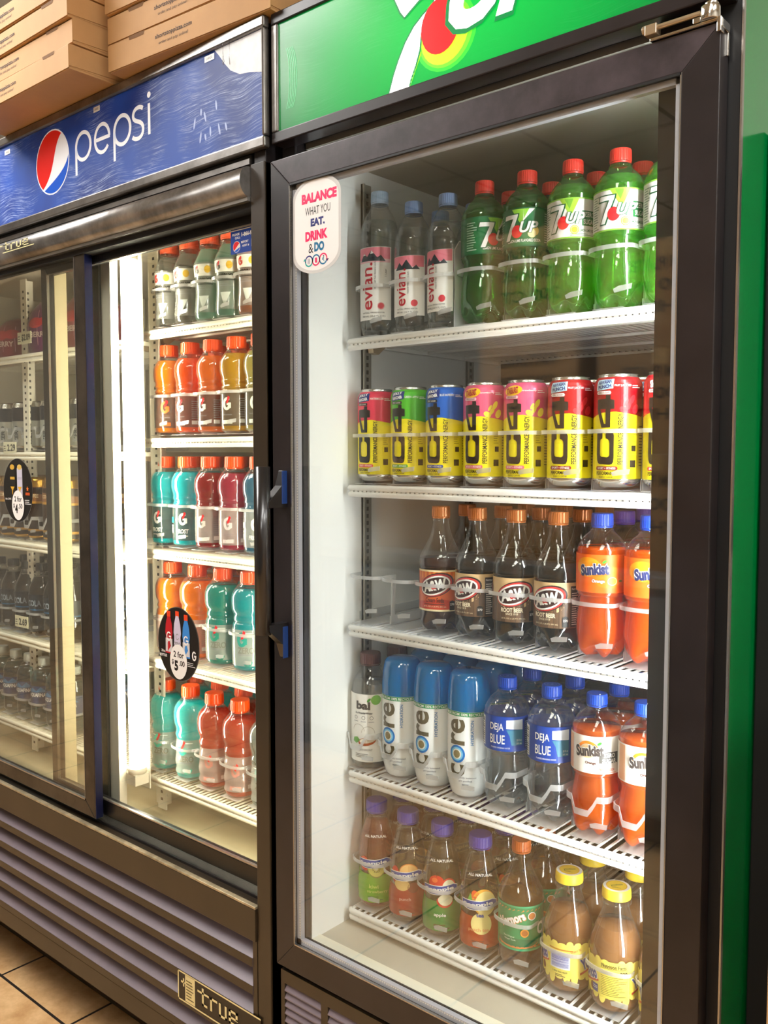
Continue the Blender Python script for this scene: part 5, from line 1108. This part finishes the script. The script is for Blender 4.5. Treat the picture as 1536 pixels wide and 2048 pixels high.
for i in range(6):
    x = -1.3500 + i * .0755
    w1 = ['farthest left', 'second from the far left', 'third from the far left', 'third from the door stile', 'second from the door stile', 'closest to the door stile'][i]
    lane_stock(1, x, 'slim_can', 'slim_can', 'can', .4, 'slim silver can with a dark top, %s' % w1, 'slim silver can %s' % w1, 1, 'slim silver cans behind the left door', base=PLB[1], y=.24, dy=.06, zr=.05, w_=.0745, style='band')
    lane_stock(2, x, 'coffee_can', 'coffee_can', 'can', .4, 'brown and gold coffee can, %s' % w1, 'brown coffee can %s' % w1, 2, 'coffee cans behind the left door', base=PLB[2], y=.202, dy=.064, zr=.05, w_=.0745, style='band')
    lane_stock(3, x, 'dark_cola', 'soda_bottle', 'bottle', .4, 'dark cola bottle with black label, %s' % w1, 'dark cola bottle %s' % w1, 2, 'dark cola bottles behind the left door', base=PLB[3], y=.202, zr=.055, w_=.0745)
    lane_stock(4, x, 'plain_water', 'water_bottle', 'bottle', .45, 'bottled water with white cap and blue label, %s' % w1, 'white capped water bottle %s' % w1, 2, 'water bottles behind the left door', base=PLB[4], y=.202, zr=.05, w_=.0745)
pur = M('purple_wrap', '#6e2f63', .3, var=.2, vscale=9); pur2 = M('wine_wrap', '#8c2f3f', .3)
for i, (x, m, h) in enumerate(((-1.315, pur2, .115), (-1.130, pur, .150), (-.955, pur2, .150))):
    t = empty('wrapped_multipack', (x, .27, PLB[0]), ('wine red domed multipack at the far left edge', 'purple domed multipack above the price tag', 'wine red domed multipack behind the door stile')[i], 'multipack', 'domed multipacks on the top left shelf')
    g = Geo(); g.lathe([(0, .0005), (0, .070), (.006, .076), (h * .45, .080), (h * .7, .070), (h * .88, .048), (h * .97, .022), (h, .0005)], m, 40); g.build('wrapped_body', t)
    a = Art(); 
    for q in range(5): a.R(-.075 + q * .035, h * .12, -.073 + q * .035, h * .72, col('#c98a9c'), 1)
    a.poly(ell(-.012, h * .50, .024, .014, 20), col('#c2303c'), 2).poly(ell(.022, h * .53, .022, .013, 20), col('#c2303c'), 2).T('BERRY', 0, h * .30, .055, .014, col('#e6d0c8'), 3, bold=.03)
    g = Geo(); pr = [(0, .076), (h * .45, .080), (h * .7, .070), (h * .88, .048)]
    a.to(g, lambda s, t_, l: ((rat(pr, t_) + .0012 + .0003 * l) * math.sin(s / .078 + .4), -(rat(pr, t_) + .0012 + .0003 * l) * math.cos(s / .078 + .4), t_), .006, .006); g.build('printed_band', t)
def price_tag(x, y, z, txt, label, w_=.062, h=.030):
    t = empty('price_tag', (x, y, z), label, 'price tag', 'price tags behind the left door', .05)
    g = Geo(); g.box((-w_ / 2, 0, -h / 2), (w_ / 2, .0012, h / 2), M('tag_paper', '#e6e2c4', .5))
    a = Art(); a.T(txt, w_ * .12, 0, w_ * .62, h * .62, K_, 1, bold=.03); a.lines(-w_ * .46, -h * .3, -w_ * .25, h * .3, 3, M('tag_ink', '#6a5c50', .5), 1)
    a.to(g, lambda s, t_, l: (s, -.0003 * l, t_)); g.build('tag_card', t)
    g = Geo(); g.box((-.004, .0013, -h / 2 + .004), (.004, .010, h / 2 - .004), frost_w); g.build('tag_clip', t)
price_tag(-1.086, .150, 1.726, '$2.09', 'cream price tag under the purple domed multipack')
price_tag(-1.176, .150, 1.449, '2.29', 'cream price tag in front of the empty pale can glides')
price_tag(-1.138, .150, .994, '2.69', 'cream price tag hanging before the dark cola bottles')

# ================================================================ STICKERS ON THE GLASS
t = empty('sticker', (.1003, .0034, 1.7850), 'white rounded sticker lettered balance what you eat, drink and do', 'sticker')
g = Geo(); ow, oh = .1035, .147
def shield(k): 
    w2, h2 = ow / 2 - k, oh / 2 - k; c = .030
    return [(-w2, -h2 + c)] + [(w2 * math.sin(-PI / 2 + PI * i / 16), -h2 + c - (c) * math.cos(-PI / 2 + PI * i / 16)) for i in range(17)] + [(w2 * math.sin(PI / 2 - PI * i / 16), h2 - c + c * math.cos(PI / 2 - PI * i / 16)) for i in range(17)]
g.prism(shield(0), 'y', -.0006, 0, M('sticker_rim', '#cfcfcd', .4)); g2 = Geo()
a = Art(); a.poly(shield(.0045), M('sticker_white', '#f0eeec', .45), 1)
a.T('BALANCE', .006, .0425, .075, .0155, PNK, 2, bold=.06).T('WHAT YOU', .003, .0225, .054, .0125, K_, 2).T('EAT,', .003, .0035, .0305, .0145, NVY, 2, bold=.06).T('DRINK', .0, -.0155, .048, .0150, PNK, 2, bold=.06).T('&', -.012, -.0345, .010, .0140, K_, 2).T('DO', .006, -.0335, .0215, .0145, M('print_sea', '#0e6f9c', .4), 2, bold=.06)
for i, (c1, c2) in enumerate(((NVY, M('print_aqua', '#1fa8a0', .4)), (M('print_sea', '#0e6f9c', .4), PNK), (PNK, M('print_sea', '#0e6f9c', .4)))):
    x = -.0165 + i * .0155; a.ring(x, -.0535, .0088, .0088, .0022, c1, 2, a0=-.2, a1=PI + .2).ring(x, -.0535, .0088, .0088, .0022, c2, 2, a0=PI + .2, a1=2 * PI - .2)
a.R(-.0185, -.0575, -.0175, -.0495, NVY, 3).R(-.0158, -.0575, -.0146, -.0495, GRY, 3).R(-.0030, -.0575, .0012, -.0500, PNK, 3)
a.E(.0155, -.0495, .0011, .0011, K_, 3).poly([(.0135, -.0515), (.0165, -.0505), (.0155, -.0545), (.0175, -.0580), (.0165, -.0582), (.0143, -.0548), (.0120, -.0555)], TEAL, 3)
a.poly([(.0205, -.0545), (.0268, -.0545), (.0235, -.0585)], M('print_plum', '#5a1f5c', .4), 4).poly([(-.0285, -.0525), (-.0225, -.0525), (-.0255, -.0485)], M('print_aqua', '#1fa8a0', .4), 4)
a.to(g, lambda s, t_, l: (s, -.0006 - .00015 * l, t_)); g.build('sticker_face', t)
t = empty('sticker', (-.092, .0322, 1.8025), 'blue repair service sticker with a phone number on the sliding door glass', 'sticker')
t.location = (-.0915, .0319, 1.8035)
bl = M('sticker_blue', '#0b3f9c', .4); g = Geo(); g.box((-.0455, -.0006, -.026), (.0455, 0, .0265), bl)
a = Art(); a.T('FOR REPAIR SERVICE', .0, .0195, .080, .0070, W_, 1, bold=.05).R(-.0455, .0125, .0455, .0140, W_, 1).T('PLEASE', -.0315, .0065, .019, .0040, W_, 1, bold=.03).T('CALL:', -.027, .0005, .014, .0040, W_, 1, bold=.03).T('1-866-997-3774', .011, .0045, .056, .0075, W_, 1, bold=.05)
a.E(-.030, -.0145, .0095, .0095, W_, 1).poly(ell(-.030, -.0145, .0088, .0088, 16, 0, .6, 3.9), RED, 2).poly(ell(-.030, -.0145, .0088, .0088, 16, 0, 4.0, 6.1), M('print_blue_two', '#1a5fd0', .4), 2)
a.T('REPORT', -.0085, -.0085, .019, .0038, W_, 1, bold=.03).T('ASSET #', -.0065, -.0150, .018, .0038, W_, 1, bold=.03).R(.008, -.019, .043, -.006, W_, 1).T('0039678', .025, -.0125, .028, .0065, GRY, 2)
a.to(g, lambda s, t_, l: (s, -.0006 - .0002 * l, t_)); g.build('sticker_face', t)
def oval(x, y, z, rx, rz_, kind, label):
    t = empty('sticker', (x, y, z), label, 'sticker'); g = Geo(); g.prism(ell(0, 0, rx, rz_, 48), 'y', -.0006, 0, M('sticker_black', '#15120f', .35))
    a = Art(); s = rx / .064
    a.ring(0, 0, rx * .985, rz_ * .985, .0006, M('sticker_edge', '#8d8a84', .4), 1)
    if kind == 'g':
        for cx, cz, c_, cc in ((-.0285, .024, '#c21a26', '#e8481c'), (.0245, .022, '#3a8ad8', '#e8481c'), (-.002, .026, '#cfc8e0', '#e8481c')):
            c = col(c_); a.R(cx - .0055, cz + .030 - .004, cx + .0055, cz + .037, col(cc), 4); a.poly([(cx - .004, cz + .028), (cx + .004, cz + .028), (cx + .0095, cz + .012), (cx + .0115, cz - .005), (cx + .0095, cz - .012), (cx + .0115, cz - .045), (cx - .0115, cz - .045), (cx - .0095, cz - .012), (cx - .0115, cz - .005), (cx - .0095, cz + .012)], c, 3 if cx != -.002 else 5)
            if cx == -.002: a.T('ZERO', cx, cz - .026, .019, .008, GRY, 6, bold=.03).ring(cx, cz - .012, .005, .006, .0014, GRY, 6, a0=.7, a1=6)
            else: a.R(cx - .0105, cz - .042, cx + .0105, cz - .016, col('#d8d4d4'), 4).poly([(cx - .004, cz - .042), (cx + .006, cz - .030), (cx + .001, cz - .018), (cx - .004, cz - .025)], c, 5).ring(cx, cz - .012, .0075, .009, .0025, W_, 6, a0=.7, a1=6).R(cx, cz - .0135, cx + .0075, cz - .0105, W_, 6)
        a.T('20oz.', -.047, -.018, .013, .005, W_, 2, bold=.02).T('BOTTLES', -.047, -.0265, .022, .0052, W_, 2, bold=.03).ring(.048, -.016, .0065, .009, .003, W_, 2, a0=.7, a1=6).R(.048, -.018, .0545, -.0145, W_, 2).lines(.028, -.038, .052, -.028, 3, W_, 2, .3)
    else:
        for cx, c_, top in ((-.022, '#1d1a18', '#d0a43c'), (.010, '#c9c5d6', '#d9b65c')):
            a.poly(ell(cx, .052, .010, .006, 16), col(top), 4); a.R(cx - .0115, -.012, cx + .0115, .050, col(c_), 3).R(cx - .010, .024, cx + .010, .030, col(top) if cx < 0 else col('#b9b5c4'), 4).poly([(cx - .009, .008), (cx + .009, .008), (cx + .002, .0), (cx + .001, -.010), (cx - .001, -.010), (cx - .002, .0)], col('#e0aa2c'), 5)
        st = [((.0055 if i % 2 == 0 else .0024) * math.sin(PI * i / 5) + .043, (.0065 if i % 2 == 0 else .003) * math.cos(PI * i / 5) + .004) for i in range(10)]; a.poly(st, col('#e8782c'), 3); a.R(.034, -.010, .052, -.004, col('#c8501c'), 3)
        a.T('16oz CANS', -.043, -.020, .026, .0045, W_, 2, bold=.02).lines(.03, -.03, .058, -.018, 3, W_, 2, .3)
    a.E(.001, -.0335, .0265, .0335, W_, 7); a.T('2 for', .002, -.0195, .032, .0120, K_, 8, bold=.02)
    pr = ('5', '.00') if kind == 'g' else ('4', '.50'); a.T('$', -.0165, -.0355, .006, .011, K_, 8, bold=.02).T(pr[0], -.006, -.0415, .0115, .020, K_, 8, bold=.05).T(pr[1], .0115, -.0355, .017, .0105, K_, 8, bold=.02)
    a.to(g, lambda q, t_, l: (q * s, -.0006 - .00015 * l, t_ * s * rz_ / rx / (.0715 / .064))); g.build('sticker_face', t)
oval(-.3035, .0319, 1.0695, .0645, .0720, 'g', 'black oval sticker with sports bottles and the price 2 for 5.00')
oval(-.8635, .0089, 1.3500, .0665, .0725, 'c', 'black oval sticker with two tall cans and the price 2 for 4.50')
t = empty('sticker', (-.0735, .0322, .693), 'small teal sticker at the bottom corner of the sliding door glass', 'sticker'); t.location = (-.0745, .0319, .712)
g = Geo(); g.box((-.0085, -.0005, -.016), (.0085, 0, .016), M('sticker_teal', '#3a97a8', .4)); a = Art(); a.lines(-.006, -.013, .006, .012, 5, W_, 1, .3); a.to(g, lambda s, t_, l: (s, -.0005 - .0002 * l, t_)); g.build('sticker_face', t)

# ================================================================ PIZZA BOXES ON TOP
kraft = M('kraft_board', '#c79a66', .72, bump=.12, bscale=260, var=.07, vscale=7); kin = M('kraft_edge', '#7d5a38', .85); ink = M('brown_ink', '#3a2818', .7)
def pizza_box(x, y, z, w_, h, rz, label, grp):
    """x, y: front left corner"""
    t = empty('pizza_box', (x, y, z), label, 'pizza box', grp, rz); hh = h - .0012
    g = Geo(); g.box((.0012, .002, 0), (w_ - .0012, w_ - .002, .004), kraft); g.box((.0012, .0018, .004), (w_ - .0012, .0035, hh * .93), kraft); g.box((.0012, w_ - .0035, .004), (w_ - .0012, w_ - .002, hh * .93), kraft)
    for xx in (.0012, w_ - .0028): g.box((xx, .0035, .004), (xx + .0016, w_ - .0035, hh * .93), kraft)
    g.build('box_tray', t, bevel=.0006)
    g = Geo(); g.prism([(.0, .0015), (.0, hh - .0025), (.0025, hh), (w_, hh), (w_, hh - .0016), (.0016, hh - .0016), (.0016, .0015)][::-1], 'x', 0, w_, kraft)
    for s_, xx in ((1, 0), (-1, w_)): g.prism([(.0016, hh - .0016), (w_ - .002, hh - .0016), (w_ * .6, hh * .35), (.0016, hh * .12)][::1], 'x', min(xx, xx + s_ * .0010), max(xx, xx + s_ * .0010), kraft)
    a = Art(); a.T('shortstoppizza.com', w_ * .44, hh * .57, .094, .0100, ink, 1, bold=.02).T('order and pay online!', w_ * .44, hh * .33, .075, .0066, ink, 1)
    for q in (.20, .84): a.poly([(w_ * q - .022, hh * .99), (w_ * q - .019, hh * .86), (w_ * q + .019, hh * .86), (w_ * q + .022, hh * .99)], kin, 1)
    a.to(g, lambda s, t_, l: (s, -.0004 * l, t_)); g.build('box_lid', t)
bn = ['lowest', 'second', 'third', 'topmost']
for i in range(4):
    pizza_box(-.845 + .004 * (i % 2), -.104 + (0, .004, .001, -.003)[i], 2.1275 + i * .0455, .425, .0450, (0, .006, -.004, .003)[i], 'kraft pizza box, %s of the stack standing farther left' % bn[i], 'pizza boxes in the left stack')
    pizza_box(-.386 + (0, -.004, -.003, .002)[i], -.044 + (0, .003, -.003, .002)[i], 2.1275 + i * .0510, .405, .0505, (.075, .068, .080, .070)[i], 'kraft pizza box, %s of the stack beside the green sign' % bn[i], 'pizza boxes in the right stack')
